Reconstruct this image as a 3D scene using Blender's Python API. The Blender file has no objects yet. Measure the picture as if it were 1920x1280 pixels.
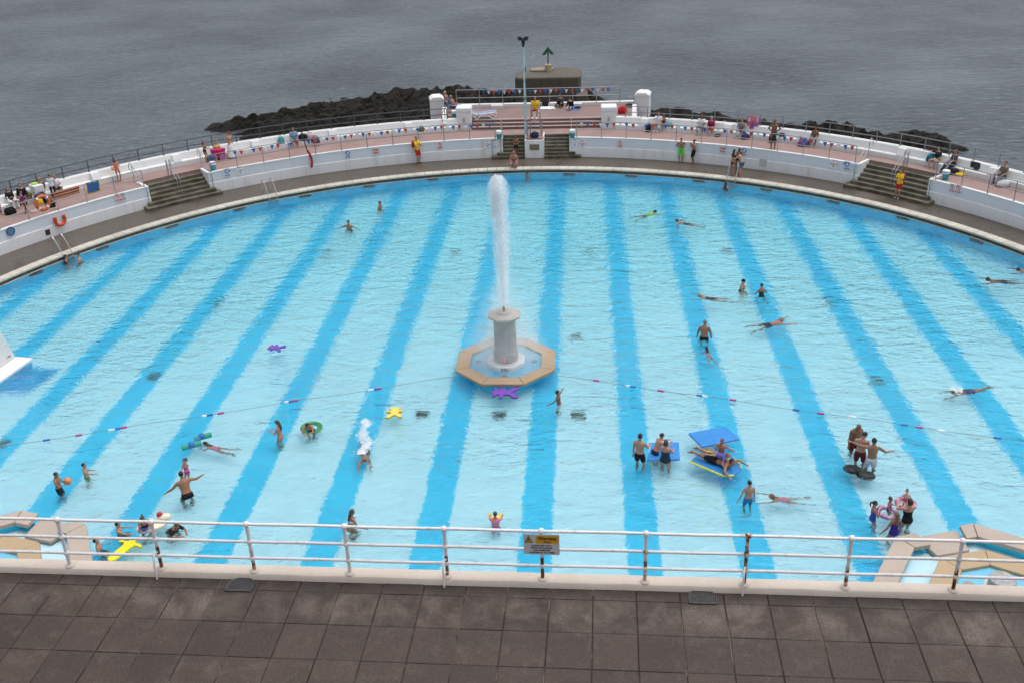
import bpy, bmesh, math, random
import numpy as np
from mathutils import Vector, Matrix
random.seed(7)
S = bpy.context.scene
COL = S.collection
PI = math.pi
rad = math.radians

# ------------------------------------------------------------------ camera, sky, sun, exposure
FPX = 1900.0
def _frame(vp, nad):
    d = lambda p: np.array([(p[0]-960)/FPX, (p[1]-640)/FPX, 1.])
    down = d(nad); down /= np.linalg.norm(down)
    fw = d(vp); fw -= down*fw.dot(down); fw /= np.linalg.norm(fw)
    return np.array([np.cross(down, fw), fw, -down])
RM = _frame((1088, -306), (1110, 640+FPX*FPX/946))
CAM = np.array([3.09, 0, 18.9])
cd = bpy.data.cameras.new('camera'); cam = bpy.data.objects.new('camera', cd); COL.objects.link(cam)
cd.sensor_width = 36; cd.lens = FPX/1920*36; cd.clip_start = .1; cd.clip_end = 5000
m = Matrix.Identity(4)
for i in range(3):
    m[i][0] = RM[i, 0]; m[i][1] = -RM[i, 1]; m[i][2] = -RM[i, 2]; m[i][3] = CAM[i]
cam.matrix_world = m
S.camera = cam

SUN_EL, SUN_AZ = 76, 60          # azimuth clockwise from +Y
w = bpy.data.worlds.new('World'); S.world = w; w.use_nodes = True
nt = w.node_tree; nt.nodes.clear()
out = nt.nodes.new('ShaderNodeOutputWorld'); bg = nt.nodes.new('ShaderNodeBackground')
sky = nt.nodes.new('ShaderNodeTexSky'); sky.sky_type = 'NISHITA'; sky.sun_disc = False
sky.sun_elevation = rad(SUN_EL); sky.sun_rotation = rad(SUN_AZ)
sky.air_density = 1.0; sky.dust_density = 4.0; sky.ozone_density = 1.0
hs = nt.nodes.new('ShaderNodeHueSaturation'); hs.inputs['Saturation'].default_value = .34
nt.links.new(sky.outputs[0], hs.inputs['Color']); nt.links.new(hs.outputs[0], bg.inputs[0])
bg.inputs[1].default_value = .15
nt.links.new(bg.outputs[0], out.inputs[0])
sl = bpy.data.lights.new('sun', 'SUN'); sl.energy = .9; sl.angle = rad(40); sl.color = (1, .97, .93)
so = bpy.data.objects.new('sun', sl); COL.objects.link(so)
sd = Vector((math.sin(rad(SUN_AZ))*math.cos(rad(SUN_EL)), math.cos(rad(SUN_AZ))*math.cos(rad(SUN_EL)), math.sin(rad(SUN_EL))))
so.rotation_euler = sd.to_track_quat('Z', 'Y').to_euler(); so.location = (0, 0, 60)
S.view_settings.view_transform = 'Standard'; S.view_settings.look = 'None'
S.view_settings.exposure = .28; S.view_settings.gamma = 1
S.cycles.use_denoising = True
S.cycles.max_bounces = 28; S.cycles.transmission_bounces = 12; S.cycles.transparent_max_bounces = 64
S.cycles.diffuse_bounces = 12; S.cycles.glossy_bounces = 4; S.cycles.volume_bounces = 14
S.cycles.sample_clamp_indirect = 4

# ------------------------------------------------------------------ where a pixel of the survey photo meets a level
def ray(x, y): return RM @ np.array([(x-960)/FPX, (y-640)/FPX, 1.])
def at(x, y, z):
    r = ray(x, y); p = CAM + r*((z-CAM[2])/r[2]); return Vector(p)
def rise(base, ytop, zb, xtop=None):
    g = at(base[0], base[1], zb); r = ray(base[0] if xtop is None else xtop, ytop)
    k = math.hypot(g[0]-CAM[0], g[1]-CAM[1])/math.hypot(r[0], r[1]); return CAM[2]+r[2]*k-zb
def on_cyl(x, y, c, R):
    r = ray(x, y); ox, oy = CAM[0]-c[0], CAM[1]-c[1]
    A = r[0]**2+r[1]**2; B = 2*(ox*r[0]+oy*r[1]); Cc = ox*ox+oy*oy-R*R
    t = (-B+math.sqrt(B*B-4*A*Cc))/(2*A); return Vector(CAM+r*t)

# ------------------------------------------------------------------ materials
MATS = {}
def new_mat(name):
    mt = bpy.data.materials.new(name); mt.use_nodes = True
    n = mt.node_tree; return mt, n, n.nodes['Principled BSDF']
def node(n, t, **kw):
    x = n.nodes.new(t)
    for k, v in kw.items():
        if k in x.inputs: x.inputs[k].default_value = v
        else: setattr(x, k, v)
    return x
def ramp(n, src, pts):
    r = n.nodes.new('ShaderNodeValToRGB'); e = r.color_ramp.elements
    while len(e) < len(pts): e.new(.5)
    for el, (p, c) in zip(e, pts):
        el.position = p; el.color = (*c, 1) if len(c) == 3 else c
    n.links.new(src, r.inputs[0]); return r.outputs[0]
def mixc(n, f, a, b, mode='MIX'):
    x = n.nodes.new('ShaderNodeMix'); x.data_type = 'RGBA'; x.blend_type = mode
    for i, v in ((0, f), (6, a), (7, b)):
        if isinstance(v, (int, float)): x.inputs[i].default_value = v
        elif isinstance(v, tuple): x.inputs[i].default_value = (*v, 1)
        else: n.links.new(v, x.inputs[i])
    return x.outputs[2]
def noise(n, scale, detail=4, vec=None, rough=.55, dist=0):
    x = node(n, 'ShaderNodeTexNoise', Scale=scale, Detail=detail, Roughness=rough, Distortion=dist)
    if vec is not None: n.links.new(vec, x.inputs['Vector'])
    return x.outputs['Fac']
def coords(n): return n.nodes.new('ShaderNodeTexCoord').outputs['Object']
def worldpos(n): return n.nodes.new('ShaderNodeNewGeometry').outputs['Position']
def bump(n, b, h, strength=.3, dist=.02):
    x = node(n, 'ShaderNodeBump', Strength=strength, Distance=dist)
    n.links.new(h, x.inputs['Height']); n.links.new(x.outputs[0], b.inputs['Normal'])
def plain(name, c, rough=.55, var=.12, scale=9, metal=0, bmp=.0, spec=.5):
    """a colour broken up by fine noise"""
    if name in MATS: return MATS[name]
    mt, n, b = new_mat(name); v = coords(n)
    f = noise(n, scale, 5, v)
    lo = tuple(max(0, x*(1-var)) for x in c); hi = tuple(min(1, x*(1+var)) for x in c)
    n.links.new(ramp(n, f, [(.3, lo), (.7, hi)]), b.inputs['Base Color'])
    b.inputs['Roughness'].default_value = rough; b.inputs['Metallic'].default_value = metal
    b.inputs['Specular IOR Level'].default_value = spec
    if bmp: bump(n, b, noise(n, scale*5, 4, v), bmp, .01)
    MATS[name] = mt; return mt
def painted_wall(name, c, stain, amount=.35, bmp=.25, streak=True, streaks=()):
    mt, n, b = new_mat(name); v = worldpos(n)
    mp = node(n, 'ShaderNodeMapping'); n.links.new(v, mp.inputs['Vector']); mp.inputs['Scale'].default_value = (2.2, 2.2, .35)
    f1 = noise(n, 1.0, 6, mp.outputs[0], .65); f2 = noise(n, .8, 5, v, .6); f3 = noise(n, 14, 4, v)
    s = ramp(n, f1, [(.5, (0, 0, 0)), (.78, (1, 1, 1))])
    s2 = ramp(n, f2, [(.35, (0, 0, 0)), (.75, (1, 1, 1))])
    col = mixc(n, mixc(n, .5, s, s2, 'MULTIPLY') if streak else s2, c, stain)
    amt = node(n, 'ShaderNodeMix'); amt.data_type = 'RGBA'; amt.inputs[0].default_value = amount
    amt.inputs[6].default_value = (*c, 1); n.links.new(col, amt.inputs[7])
    if streaks:
        sx = node(n, 'ShaderNodeSeparateXYZ'); n.links.new(v, sx.inputs[0])
        for x0, wd_, am_ in streaks:
            a_ = node(n, 'ShaderNodeMath', operation='SUBTRACT'); n.links.new(sx.outputs[0], a_.inputs[0]); a_.inputs[1].default_value = x0
            b_ = node(n, 'ShaderNodeMath', operation='ABSOLUTE'); n.links.new(a_.outputs[0], b_.inputs[0])
            c_ = n.nodes.new('ShaderNodeMapRange'); n.links.new(b_.outputs[0], c_.inputs[0])
            for i, q in enumerate((0, wd_, am_, 0)): c_.inputs[i+1].default_value = q
            d_ = node(n, 'ShaderNodeMath', operation='MULTIPLY'); n.links.new(c_.outputs[0], d_.inputs[0]); n.links.new(f1, d_.inputs[1])
            x_ = n.nodes.new('ShaderNodeMix'); x_.data_type = 'RGBA'; n.links.new(d_.outputs[0], x_.inputs[0]); n.links.new(amt.outputs[2], x_.inputs[6]); x_.inputs[7].default_value = (.50, .27, .07, 1); amt = x_
    fin = mixc(n, .12, amt.outputs[2], ramp(n, f3, [(.3, (.5, .5, .5)), (.7, (1, 1, 1))]), 'MULTIPLY')
    n.links.new(fin, b.inputs['Base Color']); b.inputs['Roughness'].default_value = .7
    bump(n, b, noise(n, 7, 5, v), bmp, .03)
    MATS[name] = mt; return mt

WHITE = painted_wall('white_paint', (.74, .74, .735), (.62, .60, .54), .55)
WALLW = painted_wall('wall_paint', (.80, .80, .81), (.48, .47, .43), .7, streaks=((-2.15, .10, 1.6), (-3.3, .22, .55), (9.5, .1, .5), (-14.2, .12, .5), (16.4, .12, .4)))
WALLB = painted_wall('wall_paint_upper', (.72, .75, .80), (.58, .59, .60), .6, streaks=((-2.15, .10, 1.6), (-3.3, .22, .55)))
CREAM = painted_wall('cream_kerb', (.65, .565, .485), (.48, .39, .32), .55, .35, False)
STONE = painted_wall('coping_stone', (.60, .55, .47), (.36, .33, .27), .9, .4, False)
FSTONE = painted_wall('fountain_stone', (.40, .285, .185), (.30, .22, .15), .8, .3, False)
CSTONE = painted_wall('cascade_stone', (.46, .38, .32), (.36, .30, .25), .8, .3, False)
CSTONE2 = painted_wall('cascade_stone_ochre', (.45, .33, .20), (.38, .28, .18), .8, .3, False)
COLM = painted_wall('column_concrete', (.30, .29, .26), (.20, .18, .14), .9, .5)
CAPM = painted_wall('cap_stone', (.46, .42, .37), (.26, .22, .17), .9, .7)
STEEL = plain('steel', (.34, .35, .36), .4, .15, 12, .6)
RAILG = plain('grey_rail', (.20, .215, .23), .5, .2, 8)
RAILD = plain('dark_rail', (.055, .06, .068), .5, .2, 8)
WHITEP = plain('white_plastic', (.78, .78, .78), .4, .05)
DARK = plain('dark_rubber', (.02, .02, .022), .6, .3)
ROPE = plain('grey_cord', (.16, .17, .17), .7)
RED = plain('red', (.50, .03, .035), .5, .12); BLUE = plain('blue', (.03, .10, .42), .5, .12)
def cm(c): return plain('cloth_%02x%02x%02x' % tuple(int(max(0, min(.999, x))*255) for x in c), c, .8, .16, 14, bmp=.2, spec=.2)

def mat_deck():
    mt, n, b = new_mat('wet_concrete'); v = worldpos(n)
    f = noise(n, .45, 6, v, .6); g = noise(n, 18, 5, v); k = noise(n, 2.2, 5, v)
    c = ramp(n, f, [(.3, (.078, .065, .050)), (.55, (.105, .086, .067)), (.75, (.138, .115, .09))])
    c = mixc(n, .35, c, ramp(n, g, [(.3, (.6, .6, .6)), (.7, (1, 1, 1))]), 'MULTIPLY')
    c = mixc(n, ramp(n, k, [(.62, (0, 0, 0)), (.7, (.35, .35, .35))]), c, (.07, .06, .05))
    n.links.new(c, b.inputs['Base Color'])
    r = n.nodes.new('ShaderNodeMapRange'); n.links.new(f, r.inputs[0])
    for i, x in enumerate((.35, .65, .2, .5)): r.inputs[i+1].default_value = x
    n.links.new(r.outputs[0], b.inputs['Roughness'])
    bump(n, b, g, .12, .01); return mt
DECK = mat_deck()
def mat_step():
    mt, n, b = new_mat('step_concrete'); v = worldpos(n)
    f = noise(n, 1.6, 6, v, .65); g = noise(n, 20, 5, v)
    c = ramp(n, f, [(.32, (.055, .045, .028)), (.52, (.13, .115, .08)), (.72, (.22, .20, .155))])
    c = mixc(n, .4, c, ramp(n, g, [(.3, (.55, .55, .55)), (.7, (1, 1, 1))]), 'MULTIPLY')
    n.links.new(c, b.inputs['Base Color']); b.inputs['Roughness'].default_value = .55
    bump(n, b, g, .4, .02); return mt
STEP = mat_step()
def mat_pink(name, tint=1.0, scale=2.2):
    mt, n, b = new_mat(name); v = worldpos(n)
    br = node(n, 'ShaderNodeTexBrick', Scale=scale); br.offset = .5
    n.links.new(v, br.inputs['Vector'])
    br.inputs['Color1'].default_value = (.32*tint, .205*tint, .185*tint, 1); br.inputs['Color2'].default_value = (.29*tint, .185*tint, .17*tint, 1)
    br.inputs['Mortar'].default_value = (.42*tint, .33*tint, .29*tint, 1); br.inputs['Mortar Size'].default_value = .012
    f = noise(n, .7, 6, v, .65); g = noise(n, 9, 5, v)
    c = mixc(n, .55, br.outputs['Color'], ramp(n, f, [(.3, (.62, .58, .55)), (.6, (1, 1, 1)), (.8, (1.15, 1.12, 1.1))]), 'MULTIPLY')
    c = mixc(n, .3, c, ramp(n, g, [(.3, (.6, .6, .6)), (.7, (1.1, 1.1, 1.1))]), 'MULTIPLY')
    n.links.new(c, b.inputs['Base Color']); b.inputs['Roughness'].default_value = .6
    bump(n, b, g, .2, .01); return mt
PINK = mat_pink('pink_paving'); PINKU = mat_pink('platform_paving', .78); PINKS = mat_pink('pink_steps', .62, 1.2)
def mat_slab():
    mt, n, b = new_mat('paving_slab'); v = worldpos(n)
    vor = node(n, 'ShaderNodeTexVoronoi', Scale=75.0); n.links.new(v, vor.inputs['Vector'])
    mp = node(n, 'ShaderNodeMapping'); n.links.new(v, mp.inputs['Vector']); mp.inputs['Location'].default_value = (3.1, 1.7, 0)
    big = noise(n, .55, 6, v, .6); mid = noise(n, 2.3, 6, mp.outputs[0], .7, .6); fine = noise(n, 60, 3, v)
    at_ = node(n, 'ShaderNodeAttribute', attribute_name='tone')
    c = ramp(n, big, [(.3, (.032, .0200, .0152)), (.7, (.053, .0340, .0258))])
    c = mixc(n, ramp(n, mid, [(.52, (0, 0, 0)), (.72, (.5, .5, .5))]), c, (.11, .084, .066))
    c = mixc(n, ramp(n, mid, [(.2, (.8, .8, .8)), (.36, (0, 0, 0))]), c, (.024, .018, .015))
    so_ = node(n, 'ShaderNodeSeparateXYZ'); n.links.new(coords(n), so_.inputs[0])
    def band(a, b_, c_, d_):                     # how far from the kerb the damp and the bleached patches lie
        x = n.nodes.new('ShaderNodeMapRange'); n.links.new(so_.outputs[1], x.inputs[0])
        for i, q in enumerate((a, b_, 0, 1)): x.inputs[i+1].default_value = q
        y = n.nodes.new('ShaderNodeMapRange'); n.links.new(so_.outputs[1], y.inputs[0])
        for i, q in enumerate((c_, d_, 1, 0)): y.inputs[i+1].default_value = q
        z = node(n, 'ShaderNodeMath', operation='MULTIPLY'); n.links.new(x.outputs[0], z.inputs[0]); n.links.new(y.outputs[0], z.inputs[1]); return z.outputs[0]
    st1 = noise(n, 1.7, 6, coords(n), .65, .4); st2 = noise(n, 3.4, 6, coords(n), .7)
    k1 = node(n, 'ShaderNodeMath', operation='MULTIPLY'); n.links.new(band(-1.25, -.75, -.30, -.1), k1.inputs[0]); n.links.new(ramp(n, st1, [(.42, (0, 0, 0)), (.66, (.8, .8, .8))]), k1.inputs[1])
    c = mixc(n, k1.outputs[0], c, (.13, .100, .082))
    k2 = node(n, 'ShaderNodeMath', operation='MULTIPLY'); n.links.new(band(-.5, -.02, .2, .3), k2.inputs[0]); n.links.new(ramp(n, st2, [(.36, (0, 0, 0)), (.6, (.9, .9, .9))]), k2.inputs[1])
    c = mixc(n, k2.outputs[0], c, (.016, .012, .010))
    c = mixc(n, .9, c, at_.outputs['Color'], 'MULTIPLY')
    sp = ramp(n, vor.outputs['Color'], [(.35, (.62, .62, .62)), (.6, (.95, .95, .95)), (.95, (2.1, 2.05, 1.95))])
    c = mixc(n, .6, c, sp, 'MULTIPLY')
    n.links.new(c, b.inputs['Base Color']); b.inputs['Roughness'].default_value = .62
    bump(n, b, mixc(n, .5, vor.outputs['Distance'], fine), .5, .006); return mt
SLAB = mat_slab()
def mat_joint():
    mt, n, b = new_mat('slab_joint'); v = worldpos(n)
    n.links.new(ramp(n, noise(n, .9, 5, v, .7), [(.42, (.014, .011, .009)), (.52, (.05, .04, .03)), (.58, (.20, .155, .10))]), b.inputs['Base Color'])
    b.inputs['Roughness'].default_value = .9; return mt
JOINT = mat_joint()
def mat_rail_paint():
    """white gloss paint on iron, chipped, rusting from the foot of each post"""
    mt, n, b = new_mat('chipped_paint'); v = worldpos(n)
    a = node(n, 'ShaderNodeAttribute', attribute_name='rust').outputs['Fac']
    f = noise(n, 9, 5, v, .7); chips = noise(n, 5.5, 6, v, .75)
    s = node(n, 'ShaderNodeMath', operation='ADD'); n.links.new(a, s.inputs[0]); n.links.new(f, s.inputs[1])
    rm = ramp(n, s.outputs[0], [(.86, (0, 0, 0)), (.92, (1, 1, 1))])
    halo = ramp(n, s.outputs[0], [(.66, (0, 0, 0)), (.88, (.8, .8, .8))])
    ch = ramp(n, chips, [(.725, (0, 0, 0)), (.74, (1, 1, 1))])
    c = mixc(n, halo, ramp(n, noise(n, 3, 4, v), [(.3, (.72, .69, .70)), (.7, (.80, .78, .79))]), (.52, .40, .26))
    c = mixc(n, rm, c, ramp(n, noise(n, 22, 4, v), [(.35, (.05, .015, .008)), (.65, (.24, .075, .02))]))
    c = mixc(n, ch, c, (.07, .07, .08))
    n.links.new(c, b.inputs['Base Color']); b.inputs['Roughness'].default_value = .4
    bump(n, b, chips, .3, .006); return mt
RAILW = mat_rail_paint()
def mat_rock():
    mt, n, b = new_mat('reef_rock'); v = worldpos(n)
    f = noise(n, .9, 8, v, .7); g = noise(n, .25, 4, v); h = noise(n, 5, 6, v, .7)
    c = ramp(n, f, [(.3, (.003, .002, .0015)), (.48, (.012, .008, .0045)), (.6, (.045, .029, .015)), (.76, (.15, .10, .052))])
    c2 = ramp(n, f, [(.35, (.003, .003, .002)), (.6, (.010, .009, .005)), (.8, (.028, .025, .011))])
    sp = node(n, 'ShaderNodeSeparateXYZ'); n.links.new(v, sp.inputs[0])
    mr = n.nodes.new('ShaderNodeMapRange'); n.links.new(sp.outputs[2], mr.inputs[0])
    for i, x in enumerate((-3.1, -1.7, 0, 1)): mr.inputs[i+1].default_value = x
    mm = node(n, 'ShaderNodeMath', operation='MULTIPLY'); n.links.new(mr.outputs[0], mm.inputs[0])
    n.links.new(ramp(n, g, [(.35, (.3, .3, .3)), (.6, (1, 1, 1))]), mm.inputs[1])
    n.links.new(mixc(n, mm.outputs[0], c2, c), b.inputs['Base Color'])
    b.inputs['Roughness'].default_value = .7; b.inputs['Specular IOR Level'].default_value = .25; bump(n, b, h, 1.0, .25); return mt
ROCK = mat_rock()
BLOCKM = painted_wall('weathered_concrete', (.105, .086, .062), (.030, .023, .015), 1.0, .8)

def mat_floor():
    """painted pool floor: broad blue stripes running out to sea on pale blue"""
    mt, n, b = new_mat('pool_floor_paint'); v = worldpos(n)
    sp = node(n, 'ShaderNodeSeparateXYZ'); n.links.new(v, sp.inputs[0])
    def mth(op, a, k):
        x = node(n, 'ShaderNodeMath', operation=op)
        n.links.new(a, x.inputs[0]); x.inputs[1].default_value = k; return x.outputs[0]
    t = mth('ADD', sp.outputs[0], 3.26*50)
    t = mth('MODULO', t, 3.26); t = mth('SUBTRACT', t, 1.63)
    t = node(n, 'ShaderNodeMath', operation='ABSOLUTE').outputs[0] if False else mth('ABSOLUTE', t, 0)
    st = mth('LESS_THAN', t, .50)
    f = noise(n, .35, 5, v); g = noise(n, 3, 5, v)
    lite = ramp(n, f, [(.3, (.64, .875, .975)), (.7, (.71, .905, .985))])
    drk = ramp(n, f, [(.3, (.04, .60, .93)), (.7, (.06, .66, .97))])
    c = mixc(n, st, lite, drk)
    c = mixc(n, .15, c, ramp(n, g, [(.3, (.7, .7, .7)), (.7, (1, 1, 1))]), 'MULTIPLY')
    n.links.new(c, b.inputs['Base Color']); b.inputs['Roughness'].default_value = .8; return mt
FLOOR = mat_floor()
POOLB = plain('pool_wall_blue', (.03, .60, .88), .7, .2, 2)
def mat_band():
    mt, n, b = new_mat('algae_concrete'); v = worldpos(n)
    mp = node(n, 'ShaderNodeMapping'); n.links.new(v, mp.inputs['Vector']); mp.inputs['Scale'].default_value = (1, 1, .3)
    f = noise(n, 3, 6, mp.outputs[0], .7)
    n.links.new(ramp(n, f, [(.3, (.018, .016, .010)), (.55, (.06, .05, .03)), (.75, (.15, .12, .08))]), b.inputs['Base Color'])
    b.inputs['Roughness'].default_value = .6; bump(n, b, f, .4, .03); return mt
BAND = mat_band()

def mat_water(name, absorb, big, small, amp_far, base_mix=None):
    """clear water: Fresnel mix of mirror and refraction over an absorbing body, rippled"""
    mt = bpy.data.materials.new(name); mt.use_nodes = True; n = mt.node_tree; n.nodes.clear()
    o = n.nodes.new('ShaderNodeOutputMaterial'); v = worldpos(n)
    mp = node(n, 'ShaderNodeMapping'); n.links.new(v, mp.inputs['Vector'])
    mp.inputs['Scale'].default_value = (.62, 1.15, 1); mp.inputs['Rotation'].default_value = (0, 0, .25)
    a = noise(n, big, 3, mp.outputs[0], .5, .7); s = noise(n, small, 3, mp.outputs[0], .55, .9)
    sp = node(n, 'ShaderNodeSeparateXYZ'); n.links.new(v, sp.inputs[0])
    mr = n.nodes.new('ShaderNodeMapRange'); mr.interpolation_type = 'SMOOTHSTEP'; n.links.new(sp.outputs[1], mr.inputs[0])
    for i, x in enumerate((22, 58, amp_far[0], amp_far[1])): mr.inputs[i+1].default_value = x
    pt = noise(n, .16, 3, v)
    pr = n.nodes.new('ShaderNodeMapRange'); n.links.new(pt, pr.inputs[0])
    for i, x in enumerate((.35, .65, .65, 1.25)): pr.inputs[i+1].default_value = x
    st = node(n, 'ShaderNodeMath', operation='MULTIPLY'); n.links.new(mr.outputs[0], st.inputs[0]); n.links.new(pr.outputs[0], st.inputs[1])
    hgt = mixc(n, .3, a, s)
    bp = node(n, 'ShaderNodeBump', Distance=.45); n.links.new(hgt, bp.inputs['Height']); n.links.new(st.outputs[0], bp.inputs['Strength'])
    g = node(n, 'ShaderNodeBsdfGlossy', Roughness=.02); rf = node(n, 'ShaderNodeBsdfRefraction', Roughness=.0, IOR=1.333)
    fr = node(n, 'ShaderNodeFresnel', IOR=1.333); mx = n.nodes.new('ShaderNodeMixShader')
    for x in (g, rf, fr): n.links.new(bp.outputs[0], x.inputs['Normal'])
    n.links.new(fr.outputs[0], mx.inputs[0]); n.links.new(rf.outputs[0], mx.inputs[1]); n.links.new(g.outputs[0], mx.inputs[2])
    n.links.new(mx.outputs[0], o.inputs['Surface'])
    va = node(n, 'ShaderNodeVolumeAbsorption', Density=absorb[3]); va.inputs['Color'].default_value = (*absorb[:3], 1)
    n.links.new(va.outputs[0], o.inputs['Volume'])
    return mt
WATER = mat_water('pool_water', (.30, .970, .999, .22), 1.4, 4.6, (.58, .88))
def mat_sea():
    mt, n, b = new_mat('sea_water'); v = worldpos(n)
    mp = node(n, 'ShaderNodeMapping'); n.links.new(v, mp.inputs['Vector'])
    mp.inputs['Scale'].default_value = (.55, 1.0, 1); mp.inputs['Rotation'].default_value = (0, 0, -.10)
    a = noise(n, .36, 3, mp.outputs[0], .55, .9); s = noise(n, 1.5, 5, mp.outputs[0], .62, .9)
    pt = noise(n, .05, 4, v, .6)
    pr = n.nodes.new('ShaderNodeMapRange'); n.links.new(pt, pr.inputs[0])
    for i, x in enumerate((.35, .65, .55, 1.0)): pr.inputs[i+1].default_value = x
    bp = node(n, 'ShaderNodeBump', Distance=2.2); n.links.new(mixc(n, .5, a, s), bp.inputs['Height']); n.links.new(pr.outputs[0], bp.inputs['Strength'])
    n.links.new(bp.outputs[0], b.inputs['Normal'])
    n.links.new(ramp(n, noise(n, .03, 4, v), [(.3, (.105, .130, .155)), (.7, (.155, .185, .215))]), b.inputs['Base Color'])
    b.inputs['Roughness'].default_value = .10; b.inputs['IOR'].default_value = 1.333
    return mt
SEA = mat_sea()

# ------------------------------------------------------------------ mesh building
class MB:
    def __init__(s): s.v = []; s.f = []
    def add(s, v, f):
        o = len(s.v); s.v += [tuple(p) for p in v]; s.f += [tuple(i+o for i in q) for q in f]; return s
    def box(s, c, d, M=None):
        x, y, z = d[0]/2, d[1]/2, d[2]/2; c = Vector(c)
        p = [Vector((a*x, b*y, e*z)) for e in (-1, 1) for a, b in ((-1, -1), (1, -1), (1, 1), (-1, 1))]
        if M is not None: p = [M @ q for q in p]
        return s.add([c+q for q in p], [(3, 2, 1, 0), (4, 5, 6, 7), (0, 1, 5, 4), (1, 2, 6, 5), (2, 3, 7, 6), (3, 0, 4, 7)])
    def tube(s, pts, r, n=8, cap=True):
        pts = [Vector(p) for p in pts]
        if not hasattr(r, '__len__'): r = [r]*len(pts)
        d0 = (pts[1]-pts[0]).normalized(); u = d0.orthogonal().normalized(); rings = []; k = len(pts)
        for i in range(k):
            d = ((pts[min(i+1, k-1)]-pts[i]).normalized()+(pts[i]-pts[max(i-1, 0)]).normalized())
            if d.length < 1e-6: d = d0
            d.normalize(); u = (u-d*u.dot(d)).normalized(); w_ = d.cross(u)
            rings.append([pts[i]+(u*math.cos(2*PI*j/n)+w_*math.sin(2*PI*j/n))*r[i] for j in range(n)])
        v = [p for q in rings for p in q]; f = []
        for i in range(k-1):
            for j in range(n): f.append((i*n+j, i*n+(j+1) % n, (i+1)*n+(j+1) % n, (i+1)*n+j))
        if cap: f += [tuple(range(n))[::-1], tuple((k-1)*n+j for j in range(n))]
        return s.add(v, f)
    def loft(s, secs, n=14):
        """secs: (centre, axis u, axis v, ru, rv)"""
        v = [Vector(c)+Vector(u)*(ru*math.cos(2*PI*j/n))+Vector(w_)*(rv*math.sin(2*PI*j/n)) for c, u, w_, ru, rv in secs for j in range(n)]
        k = len(secs); f = [tuple(range(n))[::-1], tuple((k-1)*n+j for j in range(n))]
        for i in range(k-1):
            for j in range(n): f.append((i*n+j, i*n+(j+1) % n, (i+1)*n+(j+1) % n, (i+1)*n+j))
        return s.add(v, f)
    def ell(s, c, r, M=None, nu=12, nv=8):
        c = Vector(c); v = []; f = []
        for i in range(1, nv):
            a = PI*i/nv
            for j in range(nu):
                b = 2*PI*j/nu; p = Vector((r[0]*math.sin(a)*math.cos(b), r[1]*math.sin(a)*math.sin(b), r[2]*math.cos(a)))
                v.append(c+(M @ p if M is not None else p))
        t = Vector((0, 0, r[2])); t = M @ t if M is not None else t
        v += [c+t, c-t]; T = len(v)-2
        for j in range(nu): f.append((T, j, (j+1) % nu)); f.append((T+1, (nv-2)*nu+(j+1) % nu, (nv-2)*nu+j))
        for i in range(nv-2):
            for j in range(nu): f.append((i*nu+j, (i+1)*nu+j, (i+1)*nu+(j+1) % nu, i*nu+(j+1) % nu))
        return s.add(v, f)
    def lathe(s, prof, c=(0, 0, 0), n=24, phase=0, closed=True):
        c = Vector(c); k = len(prof)
        v = [c+Vector((r*math.cos(2*PI*j/n+phase), r*math.sin(2*PI*j/n+phase), z)) for r, z in prof for j in range(n)]
        f = []
        for i in range(k-1):
            for j in range(n): f.append((i*n+j, i*n+(j+1) % n, (i+1)*n+(j+1) % n, (i+1)*n+j))
        if closed: f += [tuple(range(n))[::-1], tuple((k-1)*n+j for j in range(n))]
        return s.add(v, f)
    def ring(s, prof, c=(0, 0, 0), n=24, phase=0):
        """closed profile turned round: a ring"""
        k = len(prof); c = Vector(c)
        v = [c+Vector((r*math.cos(2*PI*j/n+phase), r*math.sin(2*PI*j/n+phase), z)) for r, z in prof for j in range(n)]
        f = [(i*n+j, i*n+(j+1) % n, ((i+1) % k)*n+(j+1) % n, ((i+1) % k)*n+j) for i in range(k) for j in range(n)]
        return s.add(v, f)
    def sector(s, c, prof, t0, t1, n=None):
        """closed (r,z) profile swept from angle t0 to t1 (deg clockwise from +Y) about c"""
        n = n or max(1, int(abs(t1-t0)/1.5)); k = len(prof); v = []; f = []
        for i in range(n+1):
            t = rad(t0+(t1-t0)*i/n)
            v += [(c[0]+r*math.sin(t), c[1]+r*math.cos(t), z) for r, z in prof]
        for i in range(n):
            for j in range(k): f.append((i*k+j, (i+1)*k+j, (i+1)*k+(j+1) % k, i*k+(j+1) % k))
        f += [tuple(range(k)), tuple(n*k+j for j in range(k))[::-1]]
        return s.add(v, f)
    def prism(s, poly, z0, z1, M=None):
        k = len(poly); v = [Vector((x, y, z)) for z in (z0, z1) for x, y in poly]
        if M is not None: v = [M @ p for p in v]
        f = [tuple(range(k))[::-1], tuple(range(k, 2*k))]+[(i, (i+1) % k, k+(i+1) % k, k+i) for i in range(k)]
        return s.add(v, f)
    def build(s, name, mat, parent=None, smooth=False, bevel=0, seg=2, loc=None):
        me = bpy.data.meshes.new(name); me.from_pydata(s.v, [], s.f); me.update()
        bm = bmesh.new(); bm.from_mesh(me); bmesh.ops.recalc_face_normals(bm, faces=bm.faces); bm.to_mesh(me); bm.free()
        if smooth is True:
            for p in me.polygons: p.use_smooth = True
        elif smooth: me.shade_smooth() if False else [setattr(p, 'use_smooth', True) for p in me.polygons]
        me.materials.append(mat)
        o = bpy.data.objects.new(name, me); COL.objects.link(o)
        if smooth == 'auto':
            me.set_sharp_from_angle(angle=rad(40))
        if bevel:
            b = o.modifiers.new('bevel', 'BEVEL'); b.width = bevel; b.segments = seg; b.limit_method = 'ANGLE'; b.angle_limit = rad(35)
        if parent is not None: o.parent = parent
        if loc is not None: o.location = loc
        return o
def tag(o, label, cat, group=None):
    o['label'] = label; o['category'] = cat
    if group: o['group'] = group
    return o
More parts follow.
